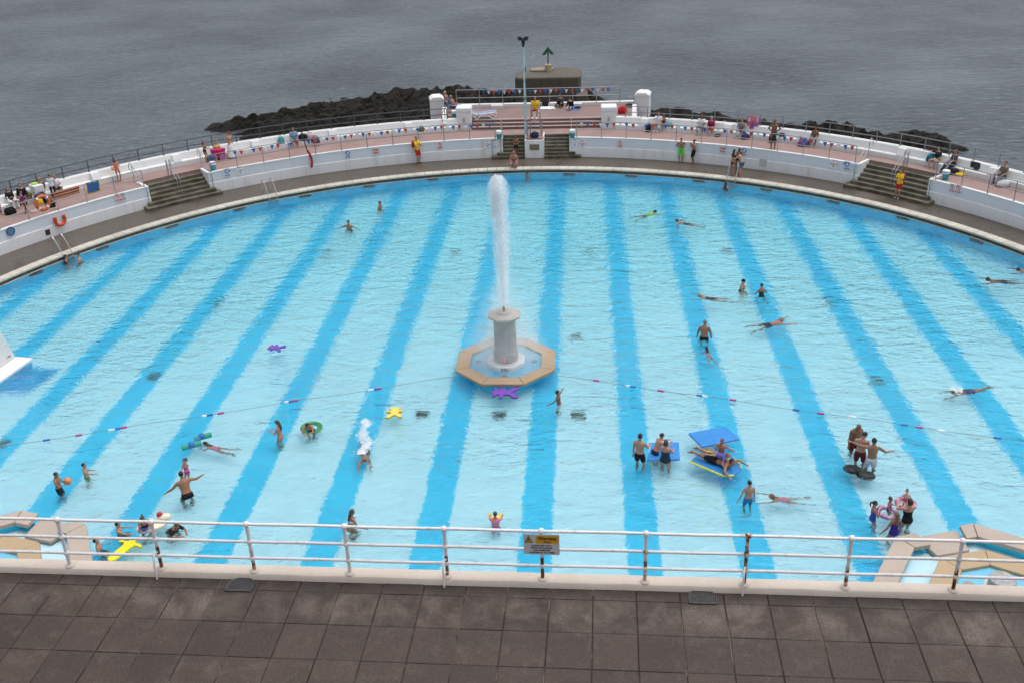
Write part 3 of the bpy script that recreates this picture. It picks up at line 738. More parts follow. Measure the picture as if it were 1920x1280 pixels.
# ------------------------------------------------------------------ bunting
FL = {'b': plain('flag_blue', (.03, .11, .42), .7, .1), 'r': plain('flag_red', (.55, .05, .05), .7, .1), 'w': plain('flag_white', (.70, .72, .74), .7, .05)}
def bunting(label, pts, n, seq, sag=.05):
    P = [Vector(p) for p in pts]; L = [0]
    for a, b in zip(P, P[1:]): L.append(L[-1]+(b-a).length)
    def pos(s):
        for i in range(len(P)-1):
            if s <= L[i+1]+1e-6: return P[i].lerp(P[i+1], (s-L[i])/(L[i+1]-L[i])), (P[i+1]-P[i]).normalized()
        return P[-1], (P[-1]-P[-2]).normalized()
    o = pos(L[-1]/2)[0]; r = thing('bunting', label, 'bunting', o)
    dz = lambda s: -sag*abs(math.sin(PI*s/L[-1]*n/7))
    MB().tube([pos(L[-1]*i/(n*2))[0]-o+Vector((0, 0, dz(L[-1]*i/(n*2)))) for i in range(n*2+1)], .007, 5).build('cord', ROPE, r)
    for i in range(n):
        s = L[-1]*(i+.5)/n; p, d = pos(s); p = p-o+Vector((0, 0, dz(s))); tw = random.uniform(-.5, .5); out_ = Vector((-d.y, d.x, 0))*random.uniform(-.06, .06)
        a = p-d*.125; b = p+d*.125; c = p+Vector((0, 0, -.30*random.uniform(.85, 1.05)))+out_+d*random.uniform(-.03, .03)
        nrm = (b-a).cross(c-a).normalized()*.003; mid_ = (a+b)/2+nrm*4*tw+(c-p)*.04
        m_ = MB().add([q+e for e in (nrm, -nrm) for q in (a, mid_-d*.02, b, c)], [(0, 3, 1), (1, 3, 2), (4, 5, 7), (5, 6, 7), (0, 1, 5, 4), (1, 2, 6, 5), (2, 3, 7, 6), (3, 0, 4, 7)])
        m_.build('flag', FL[seq[i % len(seq)]], r)
RB = RR-.03
bunting('string of red, white and blue pennants on the railing left of the narrow steps', arc(WC, RB, wth(441, 322), T2-.3, ZW+.97, 40), 43, 'brw')
bunting('string of red, white and blue pennants on the railing right of the narrow steps', arc(WC, RB, T3+.2, T4-.1, ZW+.97, 40), 42, 'wbr')
bunting('string of pennants along the seaward railing of the raised platform', [(x, yback(x)+.05, ZU+1.17) for x in [-3.9+.95*i/2 for i in range(20)]], 25, 'bwr')

# ------------------------------------------------------------------ signs and fittings on the wall
SR_ = plain('sign_red', (.55, .05, .07), .5, .06); SB_ = plain('sign_blue', (.025, .13, .36), .5, .06); SW_ = plain('sign_white', (.78, .79, .80), .5, .03)
SK_ = plain('sign_black', (.02, .02, .025), .5, .1); SDB = plain('sign_pale_blue', (.12, .35, .62), .5, .06)
FACE = Matrix(((1, 0, 0, 0), (0, 0, -1, 0), (0, 1, 0, 0), (0, 0, 0, 1)))    # x right, y up -> standing, facing -Y
def disc(b, R, c, y0, y1, n=20): b.prism([(c[0]+R*math.cos(2*PI*i/n), c[1]+R*math.sin(2*PI*i/n)) for i in range(n)], y0, y1, FACE); return b
def annulus(b, R0, R1, c, y0, y1, n=24):
    v = [FACE @ Vector((c[0]+r_*math.cos(2*PI*i/n), c[1]+r_*math.sin(2*PI*i/n), z)) for r_, z in ((R0, y0), (R1, y0), (R1, y1), (R0, y1)) for i in range(n)]
    return b.add(v, [(k*n+i, k*n+(i+1) % n, ((k+1) % 4)*n+(i+1) % n, ((k+1) % 4)*n+i) for k in range(4) for i in range(n)])
def slab(b, c, w_, h_, y0, y1): return b.prism([(c[0]-w_/2, c[1]-h_/2), (c[0]+w_/2, c[1]-h_/2), (c[0]+w_/2, c[1]+h_/2), (c[0]-w_/2, c[1]+h_/2)], y0, y1, FACE)
def wallthing(name, label, cat, px, py, R=WR-.004, group=None):
    p = on_cyl(px, py, WC, R); th = pol(WC, p); return thing(name, label, cat, p, -rad(th), group)
def TM(x, z, y): return Matrix.Translation((x, -y, z)) @ Matrix.Rotation(PI/2, 4, 'X')
def nosign(label, px, py, m_=SR_):
    r = wallthing('prohibition_sign', label, 'sign', px, py)
    slab(MB(), (0, 0), .36, .46, 0, .012).build('panel', SW_, r)
    b = MB(); annulus(b, .105, .135, (0, .07), .012, .02); b.prism([(-.11+.02, .15), (-.09+.02, .17), (.11-.02, -.01), (.09-.02, -.03)], .012, .019, FACE); b.build('ring', m_, r)
    b = MB(); disc(b, .022, (.0, .125), .012, .017, 10); b.prism([(-.03, .10), (.03, .10), (.05, .03), (.01, .045), (-.04, .02)], .012, .016, FACE); b.build('pictogram', SK_, r)
    slab(MB(), (0, -.145), .30, .11, .012, .018).build('caption_bar', SR_, r)
    b = MB()
    for q in (.02, -.02): slab(b, (0, -.145+q), .22, .015, .018, .021)
    b.build('caption_lines', SW_, r)
nosign('leftmost of the small round prohibition signs on the far left wall', 220.5, 371)
nosign('small prohibition sign just right of another one near the broad left steps', 230, 369, plain('sign_brown', (.22, .12, .08), .6))
nosign('no diving sign on the wall to the right of the lifeguard with red rescue bag', 825, 273)
nosign('no diving sign on the right wall between depth marking and boy in green shorts', 1163, 270)
nosign('brownish prohibition sign nearest the broad right steps', 1785.5, 353, plain('sign_brown', (.22, .12, .08), .6))
nosign('red prohibition sign beside a brownish one right of the broad right steps', 1797, 355)
def deepend(label, px, py):
    r = wallthing('deep_end_sign', label, 'sign', px, py); slab(MB(), (0, 0), .46, .44, 0, .012).build('panel', plain('sign_cream', (.66, .62, .58), .6, .04), r)
    text('DEEP', .155, SR_, r, TM(0, .085, .016), bold=.006); text('END', .155, SR_, r, TM(0, -.095, .016), bold=.006)
deepend('square sign reading DEEP END in red left of the yellow-shirted lifeguard', 705, 284)
deepend('square sign reading DEEP END in red right of the two boys', 1355.5, 281.5)
def bluesign(label, px, py, arrow=0):
    r = wallthing('blue_notice', label, 'sign', px, py); slab(MB(), (0, 0), .46 if arrow else .36, .50, 0, .010).build('panel', WALLB, r)
    b = disc(MB(), .15, (0, .075), .010, .016); slab(b, (0, -.165), .28, .10, .010, .016); 
    if arrow: b.prism([(arrow*.17, .0), (arrow*.17, .17), (arrow*.24, .085)], .010, .016, FACE)
    b.build('emblem', SB_, r)
    b = disc(MB(), .05, (.02, .125), .016, .019, 12); b.prism([(-.10, .03), (.10, .06), (.09, .09), (-.09, .07)], .016, .019, FACE); b.prism([(-.09, -.02), (.10, .0), (.10, .02), (-.09, .005)], .016, .019, FACE); b.build('swimmer_mark', SW_, r)
    b = MB(); slab(b, (0, -.15), .20, .016, .016, .018); slab(b, (0, -.18), .16, .016, .016, .018); b.build('caption_lines', SW_, r)
bluesign('blue swimmer notice with an arrow beside the broad left steps', 425.5, 324, 1)
bluesign('blue swimmer notice between the red rescue tube and DEEP END sign', 652, 289.5)
bluesign('blue swimmer notice on the right wall above the embracing bathers', 1395, 285)
bluesign('blue swimmer notice with an arrow beside the broad right steps', 1588, 311, -1)
def depth(label, px, py, s):
    r = wallthing('depth_sign', label, 'depth marking', px, py); slab(MB(), (0, 0), .42, .52, 0, .010).build('panel', SW_, r)
    text(s, .19, SR_, r, TM(0, .0, .013), bold=.004)
    b = MB(); slab(b, (0, .2), .30, .02, .01, .013); slab(b, (0, .16), .2, .018, .01, .013); b.build('caption_lines', SR_, r)
    MB().prism([(-.07, -.13), (-.05, -.1), (.05, -.1), (.07, -.13), (0, -.19)], .01, .013, FACE).build('arrow', SB_, r)
depth('white depth marking reading 1.2m beside the broad left steps', 450, 320, '1.2m')
depth('white depth marking reading 3.2m left of the narrow steps', 914, 271, '3.2m')
depth('white depth marking reading 3.2m right of the narrow steps', 1092, 270, '3.2m')
depth('white depth marking reading 2.0m near the broad right steps', 1563, 308, '2.0m')
def infosign(label, px, py):
    r = wallthing('info_sign', label, 'sign', px, py); slab(MB(), (0, 0), .34, .50, 0, .010).build('panel', SW_, r)
    b = MB(); slab(b, (0, .2), .28, .022, .01, .013); slab(b, (0, .15), .16, .03, .01, .013); b.build('heading', SR_, r)
    b = MB(); slab(b, (0, 0), .24, .022, .01, .013); b.prism([(-.08, -.15), (-.06, -.12), (.06, -.12), (.08, -.15), (0, -.2)], .01, .013, FACE); b.build('arrow', SDB, r)
infosign('small white notice with blue arrow at the rusty end of the left wall', 927.5, 269)
infosign('small white notice with blue arrow right of the narrow steps', 1077.5, 268)
r = wallthing('porthole', 'round blue porthole cover on the far left wall', 'porthole', 19.5, 434)
disc(MB(), .225, (0, 0), 0, .03, 28).build('cover', plain('porthole_blue', (.09, .20, .36), .4, .1), r)
annulus(MB(), .19, .24, (0, 0), .0, .045).build('rim', plain('porthole_rim', (.05, .10, .20), .4, .1), r)
r = wallthing('wall_vent', 'small square rusty brown vent low on the far left wall', 'vent', 89.5, 436)
slab(MB(), (0, 0), .27, .30, 0, .02).build('frame', plain('vent_brown', (.09, .05, .03), .7, .3), r)
b = MB()
for i in range(5): slab(b, (0, -.1+.05*i), .21, .018, .02, .03)
b.build('louvre', plain('vent_dark', (.03, .018, .012), .7), r)
r = wallthing('access_panel', 'faint painted access panel low on the right wall', 'panel', 1431, 306)
slab(MB(), (0, 0), .46, .48, 0, .012).build('panel_door', plain('panel_grey', (.52, .55, .56), .7, .05, 3), r)
annulus(MB(), .0, .02, (.16, 0), .012, .02, 8).build('latch', RAILG, r)
r = wallthing('horseshoe_float', 'bright orange horseshoe lifebuoy hung on the far left wall', 'lifebuoy', 111, 413)
ORG = plain('orange_foam', (.62, .075, .012), .5, .08)
b = MB().tube(fit([(-.25, -.09, .24), (-.27, -.1, 0), (-.21, -.1, -.17), (0, -.1, -.25), (.21, -.1, -.17), (.27, -.1, 0), (.25, -.09, .24)], 6), .088, 10); b.build('float_body', ORG, r, smooth='auto')
for s_ in (-1, 1): MB().lathe([(.089, -.03), (.094, -.03), (.094, .03), (.089, .03)], (s_*.262, -.095, .1), 12).build('strap', plain('strap_red', (.35, .03, .02), .6), r)
p = on_cyl(78, 380, WC, WR-.03); th = pol(WC, p)
r = thing('lifebuoy', 'orange ring lifebuoy with white bands hung on the far left railing', 'lifebuoy', p, -rad(th))
def torus_pts(R, n=24, a0=0, a1=2*PI): return [FACE @ Vector((R*math.cos(a0+(a1-a0)*i/n), R*math.sin(a0+(a1-a0)*i/n), .1)) for i in range(n+1)]
MB().tube(torus_pts(.36, 32), .085, 10).build('ring', plain('orange_ring', (.62, .13, .03), .5, .1), r, smooth='auto')
for k in range(4): MB().tube(torus_pts(.36, 4, k*PI/2+.6, k*PI/2+.85), .09, 10).build('band', SW_, r)
MB().tube(torus_pts(.47, 24), .012, 6).build('grab_line', plain('orange_line', (.5, .15, .05), .7), r)
# red rescue tube leaning on the wall
p = on_cyl(583, 311, WC, WR-.02); th = pol(WC, p)
r = thing('rescue_tube', 'red curved rescue tube with black strap hung from the left railing', 'rescue tube', p, -rad(th))
b = MB().tube(fit([(-.12, -.07, 1.0), (-.02, -.08, .8), (.06, -.09, .5), (.07, -.1, .2), (.0, -.1, -.1)], 5), [.075]*20+[.05], 8); b.build('float_body', plain('rescue_red', (.36, .02, .03), .5, .1), r, smooth='auto')
MB().tube(fit([(-.12, -.07, 1.0), (-.2, -.05, 1.4), (-.27, .05, 1.9), (-.3, .1, 2.2)], 5), .035, 6).build('strap', DARK, r)

# ------------------------------------------------------------------ pool ladders
def ladder(label, px, py):
    th = pol(PC, at(px, py, ZD)); o = wp(PC, PR+.3, th, ZD); r = thing('pool_ladder', label, 'pool ladder', o, -rad(th))
    CH = plain('bright_steel', (.55, .56, .57), .22, .1, 8, .85)
    for s_ in (-1, 1):
        MB().tube(fit([(s_*.26, .62, 0), (s_*.26, .60, .55), (s_*.26, .42, .86), (s_*.26, .18, .86), (s_*.26, -.12, .45), (s_*.26, -.40, -.1), (s_*.26, -.42, -.5), (s_*.26, -.42, -1.3)], 6), .024).build('side_rail', CH, r, smooth='auto')
    for k in range(5): MB().box((0, -.42, .02-.28*k-.18), (.5, .09, .03)).build('tread', CH, r)
ladder('chrome pool ladder at far left with two bathers below it', 133, 478)
ladder('chrome pool ladder on the left near the broad left steps', 508, 366)
ladder('chrome pool ladder on the right beside the embracing bathers', 1366, 341)

# ------------------------------------------------------------------ grates in the pool floor, the far-edge outlets
GR = plain('dark_grate', (.09, .13, .14), .7, .4)
def grate(px, py, wall=False, label=''):
    if wall:
        p = at(px, py, -.05); th = pol(PC, p); o = wp(PC, PR-.02, th, -.30); r = thing('outlet_grille', label, 'grille', o, -rad(th), 'dark outlet grilles round the far edge')
        b = MB().box((0, -.05, 0), (.72, .1, .34)); b.build('frame', plain('grate_frame', (.03, .04, .045), .7), r)
        b = MB()
        for i in range(8): b.box((-.3+.086*i, -.11, 0), (.035, .02, .28))
        b.build('bars', plain('grate_bar', (.05, .075, .08), .6), r); return
    # follow the bent ray down to the floor
    s0 = at(px, py, 0); d = (s0-Vector(CAM)).normalized(); ca = -d.z; k = 1/1.333; c2 = math.sqrt(1-k*k*(1-ca*ca)); t = Vector((d.x*k, d.y*k, -c2))
    q = s0.copy()
    while q.z > floor_z(q.y)+.02: q = q+t*.02
    r = thing('drain_grate', label, 'grate', q, .05, 'dark drain grates on the pool floor')
    MB().box((0, 0, .01), (.48, .48, .05)).build('frame', GR, r)
    b = MB()
    for i in range(7): b.box((-.18+.06*i, 0, .045), (.04, .42, .025))
    b.build('bars', plain('grate_bar', (.05, .075, .08), .6), r)
for x, y, l in ((288, 704, 'dark square drain grate under water on the left between the white block and lane rope'), (408, 567, 'dark drain grate under water in the left half beyond the purple bear float'),
                (612, 473, 'faint drain grate below the swimmer heads on the left'), (853, 472, 'drain grate left of the fountain jet in deep water'), (1107, 471, 'drain grate right of the fountain jet in deep water'),
                (1363, 470, 'drain grate in deep water beyond the swimmers on the right'), (1555, 565, 'drain grate on the right beside the long-limbed swimmer'), (1645, 712, 'drain grate on the right above the lane rope'),
                (791, 776, 'drain grate right of the yellow bear float'), (936, 778, 'drain grate straight in front of the fountain'), (1085, 778, 'drain grate beside the boy right of the fountain'), (1080, 631, 'faint drain grate in the spray right of the fountain column'), (5, 830, 'drain grate at the left end of the lane rope')):
    grate(x, y, False, l)
WG = [(69, 511), (195, 465), (322, 423), (448, 391), (571, 366), (692, 349), (812, 337), (932, 331), (1066, 330), (1181, 333), (1304, 345), (1430, 360), (1554, 382), (1683, 412), (1814, 455)]
WGN = ['at the far left edge of the pool', 'just right of the left pool ladder', 'below the broad left steps, left one', 'below the broad left steps, right one', 'just right of the second pool ladder', 'below the yellow-shirted lifeguard on the left', 'left of the crouching man', 'straight below the crouching man', 'below the right narrow steps', 'left of the boys on the deck', 'below the boys on the deck', 'just right of the right-hand ladder', 'below the DEEP END sign side on the right, before the steps', 'below the lifeguard on the right steps', 'nearest the right edge of the picture']
for (x, y), s_ in zip(WG, WGN): grate(x, y, True, 'dark underwater outlet grille '+s_)

# ------------------------------------------------------------------ fountain
FC = (.03, 35.86)
r = thing('fountain', 'octagonal stone fountain with tall white water jet in the middle of the pool', 'fountain', (FC[0], FC[1], -.95))
o8 = PI/8; Z = .95
MB().lathe([(1.55, -.1), (1.62, Z+.02), (1.50, Z+.02), (1.50, Z+.005)], n=8, phase=o8).build('basin_wall', POOLB, r)
b = MB()
for i in range(8):
    a0 = o8+i*PI/4+.004; a1 = o8+(i+1)*PI/4-.004; q = lambda R, a: (R*math.cos(a), R*math.sin(a))
    b.prism([q(1.52, a0), q(2.12, a0), q(2.12, a1), q(1.52, a1)], Z+.05, Z+.17)
b.build('rim', FSTONE, r, bevel=.015)
MB().lathe([(1.53, Z-.02), (1.53, Z+.055)], n=8, phase=o8).build('basin_floor', plain('basin_blue', (.10, .36, .54), .35, .1, 2), r)
MB().lathe([(.80, Z+.05), (.80, Z+.22), (.76, Z+.25)], n=8, phase=o8).build('base_step', WHITE, r, bevel=.015)
HC = 1.80
MB().lathe([(.50, Z+.24), (.50, Z+.62), (.46, Z+.66), (.44, Z+1.0), (.43, Z+.24+HC-.12), (.47, Z+.24+HC)], n=12).build('column', COLM, r, bevel=.01)
b = MB()
hc = Z+.24+HC
for i in range(8):
    a0 = i*PI/4; a1 = (i+1)*PI/4; k = random.uniform(.95, 1.04)
b.lathe([(.42, hc-.05), (.60, hc+.04), (.68, hc+.10), (.67, hc+.17), (.50, hc+.21), (.30, hc+.24), (.26, hc+.20), (.25, hc+.18)], n=8, phase=o8); b.build('cap', CAPM, r, bevel=.03)
MB().lathe([(.30, hc+.18), (.30, hc+.27), (.22, hc+.28)], n=12).build('nozzle_collar', CAPM, r)
MB().tube([(0, 0, hc+.2), (-.005, 0, hc+.52)], .045, 10).build('nozzle', plain('nozzle_metal', (.06, .05, .04), .5), r)
for a in (-PI/2, 0.12, PI-.12): MB().lathe([(.0, 0), (.13, 0), (.13, .012), (.0, .014)], (1.12*math.cos(a), 1.12*math.sin(a)-.02, Z+.056), 16).build('drain_cover', plain('drain_brown', (.20, .17, .13), .7, .3), r)
q = slab(MB(), (0, 0), .19, .30, 0, .012).build('notice', SR_, r); q.location = (0, -.497, Z+.44)
b = MB(); slab(b, (0, .12), .15, .03, .012, .016)
for i in range(3): slab(b, (0, .04-.05*i), .12, .018, .012, .016)
b.build('notice_lines', SW_, q)
text('0.9m', .15, SK_, r, Matrix.Translation((0, -.745, Z+.13)) @ Matrix.Rotation(PI/2, 4, 'X'), bold=.006)
# jet
ztop = .24+HC+.3+5.35; zb = hc+.5; zt_ = Z+7.75
def mat_jet(name, clear):
    mt = bpy.data.materials.new(name); mt.use_nodes = True; n = mt.node_tree; n.nodes.clear()
    o = n.nodes.new('ShaderNodeOutputMaterial'); d = node(n, 'ShaderNodeBsdfDiffuse', Color=(.95, .96, .97, 1)); t = node(n, 'ShaderNodeBsdfTranslucent', Color=(.95, .96, .97, 1)); mx = n.nodes.new('ShaderNodeMixShader'); mx.inputs[0].default_value = .5
    tr = n.nodes.new('ShaderNodeBsdfTransparent'); m2 = n.nodes.new('ShaderNodeMixShader'); m2.inputs[0].default_value = clear
    n.links.new(d.outputs[0], mx.inputs[1]); n.links.new(t.outputs[0], mx.inputs[2]); n.links.new(mx.outputs[0], m2.inputs[1]); n.links.new(tr.outputs[0], m2.inputs[2]); n.links.new(m2.outputs[0], o.inputs[0]); return mt
FOAM = mat_jet('white_foam', .15)
JET = mat_jet('white_water', .5)
rnd = random.Random(3)
def oct_(b, c, s_, e=1.0):
    x, y, z = c; b.add([(x+s_, y, z), (x-s_, y, z), (x, y+s_, z), (x, y-s_, z), (x, y, z+s_*e), (x, y, z-s_*e)], [(0, 2, 4), (2, 1, 4), (1, 3, 4), (3, 0, 4), (2, 0, 5), (1, 2, 5), (3, 1, 5), (0, 3, 5)])
b = MB(); N = 26; lean = lambda t: -.10*t*t-.03*t
b.tube([(lean(t)+rnd.uniform(-.01, .01)*t, 0, zb+(zt_-zb)*t) for t in [i/N for i in range(N+1)]], [.022+.02*min(1, i/8)+.03*(i/N)**2 for i in range(N+1)], 8)
b.build('water_jet', JET, r)
b = MB()
jw = lambda t: (.08+.17*t**.8) if t < .94 else .25*math.sqrt(max(0, (1.0-t)/.06))
for i in range(7500):
    t = rnd.random()**.8; g = min(1.5, abs(rnd.gauss(0, .5))); a = rnd.random()*2*PI; W_ = jw(t)
    sk = 1.25 if math.cos(a) > 0 else .85
    oct_(b, (lean(t)+W_*g*math.cos(a)*sk, W_*g*math.sin(a), zb+(zt_-zb)*t), rnd.uniform(.006, .012+.026*t*t)*(1 if g < .6 else .6), rnd.uniform(1.5, 3.5))
for i in range(1500):                     # the crown of the jet
    t = rnd.random(); a = rnd.random()*2*PI; R = (.17 if t < .6 else .17*math.sqrt(max(0, (1-t)/.4)))*math.sqrt(rnd.random())
    oct_(b, (lean(1)+.02+R*math.cos(a)*1.1, R*math.sin(a), zt_-1.5+1.55*t), rnd.uniform(.018, .045), 1.5)
for i in range(1500):                     # strays torn off the edge
    t = .35+.68*rnd.random(); a = rnd.random()*2*PI; R = .2+abs(rnd.gauss(0, .16))
    oct_(b, (lean(t)+.06+R*math.cos(a), R*math.sin(a), zb+(zt_-zb)*min(t, 1.02)-R*.6), rnd.uniform(.006, .019), rnd.uniform(1.2, 2.6))
for i in range(1800):                     # falling drops round the column
    a = rnd.random()*2*PI; R = abs(rnd.gauss(0, .5))+.15; z = Z+.2+rnd.random()*3.4
    oct_(b, (R*math.cos(a)-.1, R*math.sin(a), z), rnd.uniform(.003, .007), 2.5)
b.build('spray_drops', JET, r)
def mat_mist(name, dens, R0, k, z0, ztop, lo=.30):
    """white spray, thinning out towards radius R0-k*(z-z0)"""
    mt = bpy.data.materials.new(name); mt.use_nodes = True; n = mt.node_tree; n.nodes.clear()
    M_ = lambda op, a, b_: (lambda x: ([n.links.new(v, x.inputs[q]) if not isinstance(v, (int, float)) else setattr(x.inputs[q], 'default_value', v) for q, v in ((0, a), (1, b_))], x.outputs[0])[1])(node(n, 'ShaderNodeMath', operation=op))
    o = n.nodes.new('ShaderNodeOutputMaterial'); c = coords(n); f = noise(n, 1.9, 4, c, .65)
    sp = node(n, 'ShaderNodeSeparateXYZ'); n.links.new(c, sp.inputs[0])
    r2 = M_('SQRT', M_('ADD', M_('MULTIPLY', sp.outputs[0], sp.outputs[0]), M_('MULTIPLY', sp.outputs[1], sp.outputs[1])), 0)
    Rz = M_('SUBTRACT', R0, M_('MULTIPLY', M_('SUBTRACT', sp.outputs[2], z0), k))
    fall = M_('POWER', M_('MAXIMUM', M_('SUBTRACT', 1.0, M_('DIVIDE', r2, Rz)), 0.0), 1.3)
    fz = M_('POWER', M_('MAXIMUM', M_('DIVIDE', M_('SUBTRACT', ztop, sp.outputs[2]), ztop-z0), 0.0), .6)
    mr = n.nodes.new('ShaderNodeMapRange'); n.links.new(f, mr.inputs[0])
    for i, x in enumerate((lo, .72, 0, dens)): mr.inputs[i+1].default_value = x
    vs = node(n, 'ShaderNodeVolumeScatter', Anisotropy=.2); vs.inputs['Color'].default_value = (1, 1, 1, 1)
    n.links.new(M_('MULTIPLY', mr.outputs[0], M_('MULTIPLY', fall, fz)), vs.inputs['Density']); n.links.new(vs.outputs[0], o.inputs['Volume']); return mt
b = MB().lathe([(.42, zb+.0), (.48, zb+1.2), (.52, zb+3.6), (.50, zt_-.4), (.2, zt_+.05)], (-.04, 0, 0), 16); b.build('mist_column', mat_mist('spray_column', 16.0, .27, -.040, zb, zt_+3.5, .2), r, smooth='auto')
b = MB().lathe([(2.6, Z+.06), (2.4, Z+.8), (1.9, Z+1.9), (1.3, Z+3.0), (.6, Z+4.4)], (.0, .0, 0), 20); b.build('mist_veil', mat_mist('spray_veil', 2.2, 2.2, .42, Z, Z+4.4), r, smooth='auto')

# ------------------------------------------------------------------ white block with steps at the left (depth 1.0m)
pb_ = at(0, 716, .06); pc = at(62, 672, .06)
r = thing('diving_plinth', 'stepped white block marked 1.0m jutting into the picture at far left', 'plinth', (pc.x, pc.y, -.95))
d = (pb_-pc).normalized(); yaw_ = math.atan2(d.y, d.x)+PI          # local x runs along the slab's front edge towards its right corner
r.rotation_euler = (0, 0, yaw_)
b = MB().box((-2.5, 1.6, .985), (5.0, 3.2, .12)); b.build('slab', WHITE, r, bevel=.02)
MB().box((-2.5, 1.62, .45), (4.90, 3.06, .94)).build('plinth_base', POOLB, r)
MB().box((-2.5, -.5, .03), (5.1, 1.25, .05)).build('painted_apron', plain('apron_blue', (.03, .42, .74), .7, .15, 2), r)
b = MB().prism([(-4.8, 1.05), (-.06, 1.05), (-.40, 2.34), (-4.8, 2.34)], .80, 2.6, Matrix(((1, 0, 0, 0), (0, 0, 1, 0), (0, 1, 0, 0), (0, 0, 0, 1)))); b.build('block_body', WHITE, r, bevel=.03)
b = MB().box((-2.45, .792, 1.85), (4.3, .03, .02)); b.build('ledge', WHITE, r)
text('1.0m', .13, SK_, r, Matrix.Translation((-.42, .79, 1.25)) @ Matrix.Rotation(PI/2, 4, 'X'))
MB().tube(fit([(-1.4, 1.3, 2.3), (-1.4, 1.3, 2.85), (-1.25, 1.3, 2.95), (-1.1, 1.3, 2.85), (-1.1, 1.3, 2.3)], 5), .03).build('hand_loop', RAILG, r)

# ------------------------------------------------------------------ lane rope with floats
FLT = {'p': plain('float_magenta', (.45, .03, .22), .4, .1), 'b': plain('float_blue', (.02, .13, .45), .4, .1), 'w': WHITEP}
def lane(label, pa, pb, floats):
    a = at(*pa, .015); b = at(*pb, .015); r = thing('lane_rope', label, 'lane rope', a)
    P = []
    for i in range(25):
        t = i/24; q = a.lerp(b, t)-a; q.z = .004+.006*math.sin(i*1.7); q.y += .05*math.sin(i*.9); P.append(q)
    MB().tube(P, .008, 5).build('rope', ROPE, r)
    d = (b-a).normalized()
    for x, c in floats:
        t = (x-pa[0])/(pb[0]-pa[0]); k = min(23, int(t*24)); q = P[k].lerp(P[k+1], t*24-k)
        MB().tube([q-d*.13, q-d*.1, q+d*.1, q+d*.13], [.015, .045, .045, .015], 8).build('float', FLT[c], r, smooth='auto')
lane('thin rope with magenta, blue and white floats running left from the fountain', (852, 706), (-60, 847), [(690, 'b'), (697, 'p'), (683, 'w'), (533, 'p'), (525, 'b'), (518, 'w'), (392, 'p'), (371, 'b'), (363, 'w'), (212, 'p'), (202, 'b'), (191, 'w'), (133, 'p'), (76, 'b')])
lane('thin rope with magenta, blue and white floats running right from the fountain', (1044, 704), (1990, 838), [(1129, 'p'), (1206, 'b'), (1198, 'w'), (1264, 'p'), (1343, 'b'), (1352, 'w'), (1409, 'p'), (1529, 'b'), (1575, 'p'), (1634, 'w'), (1726, 'b'), (1752, 'p'), (1790, 'w'), (1886, 'b')])

# ------------------------------------------------------------------ stepped cascades at the near corners
def cascade(label, mir, o, ph):
    r = thing('cascade', label, 'cascade fountain', o)
    q = lambda R, k: (R*math.cos(ph+k*PI/4), R*math.sin(ph+k*PI/4))
    L2 = lambda a, b, t: (a[0]+(b[0]-a[0])*t, a[1]+(b[1]-a[1])*t)
    z = .72
    b = MB()
    for k in range(8):
        if k == 1: continue
        b.prism([q(2.60, k), q(3.24, k), q(3.24, k+.992), q(2.60, k+.992)], z+.26, z+.40)
    for t0, t1 in ((0, .17), (.74, .99)): b.prism([L2(q(2.60, 1), q(2.60, 2), t0), L2(q(3.24, 1), q(3.24, 2), t0), L2(q(3.24, 1), q(3.24, 2), t1), L2(q(2.60, 1), q(2.60, 2), t1)], z+.26, z+.40)
    b.build('outer_rim', CSTONE, r, bevel=.02)
    b = MB().prism([L2(q(2.30, 1), q(2.30, 2), .16), L2(q(3.30, 1), q(3.30, 2), .19), L2(q(3.30, 1), q(3.30, 2), .72), L2(q(2.30, 1), q(2.30, 2), .74)], z+.08, z+.20)
    b.build('spill_sill', CSTONE, r, bevel=.02)
    b = MB()
    for k in range(8): b.prism([q(2.72, k), q(3.10, k), q(3.10, k+1), q(2.72, k+1)], 0, z+(.255 if k != 1 else .075))
    b.build('outer_wall', POOLB, r)
    MB().lathe([(2.71, z-.3), (2.71, z+.03)], n=8, phase=ph).build('lower_sheet', plain('sheet_blue', (.50, .72, .80), .1, .05, 2), r)
    b = MB()
    for k in range(8): b.prism([q(1.12, k), q(1.80, k), q(1.80, k+.994), q(1.12, k+.994)], z+.40, z+.56)
    b.build('inner_rim', CSTONE2, r, bevel=.02)
    MB().lathe([(1.66, z), (1.66, z+.395)], n=8, phase=ph).build('inner_wall', WHITE, r)
    MB().lathe([(1.13, z+.3), (1.13, z+.46)], n=8, phase=ph).build('upper_sheet', plain('sheet_deep', (.16, .50, .70), .1, .05, 2), r)
    MB().lathe([(.46, z+.45), (.46, z+.70), (.42, z+.72)], n=8, phase=ph).build('base_step', WHITE, r, bevel=.02)
    MB().lathe([(.34, z+.6), (.34, z+.98), (.32, z+1.0)], n=24).build('drum', plain('drum_grey', (.36, .36, .36), .6, .3, 5), r, smooth='auto')
    MB().lathe([(.17, z+.44), (.17, z+.475)], (-mir*.66, .35, 0), 16).build('drain_cover', plain('drain_grey', (.3, .29, .28), .6, .2), r)
cascade('near-left stepped stone cascade half hidden by the railing', -1, Vector((-14.25, 22.1, -.72)), rad(7.1))
cascade('near-right stepped stone cascade with round drum behind the railing', 1, Vector((14.1, 21.8, -.72)), rad(37.9))

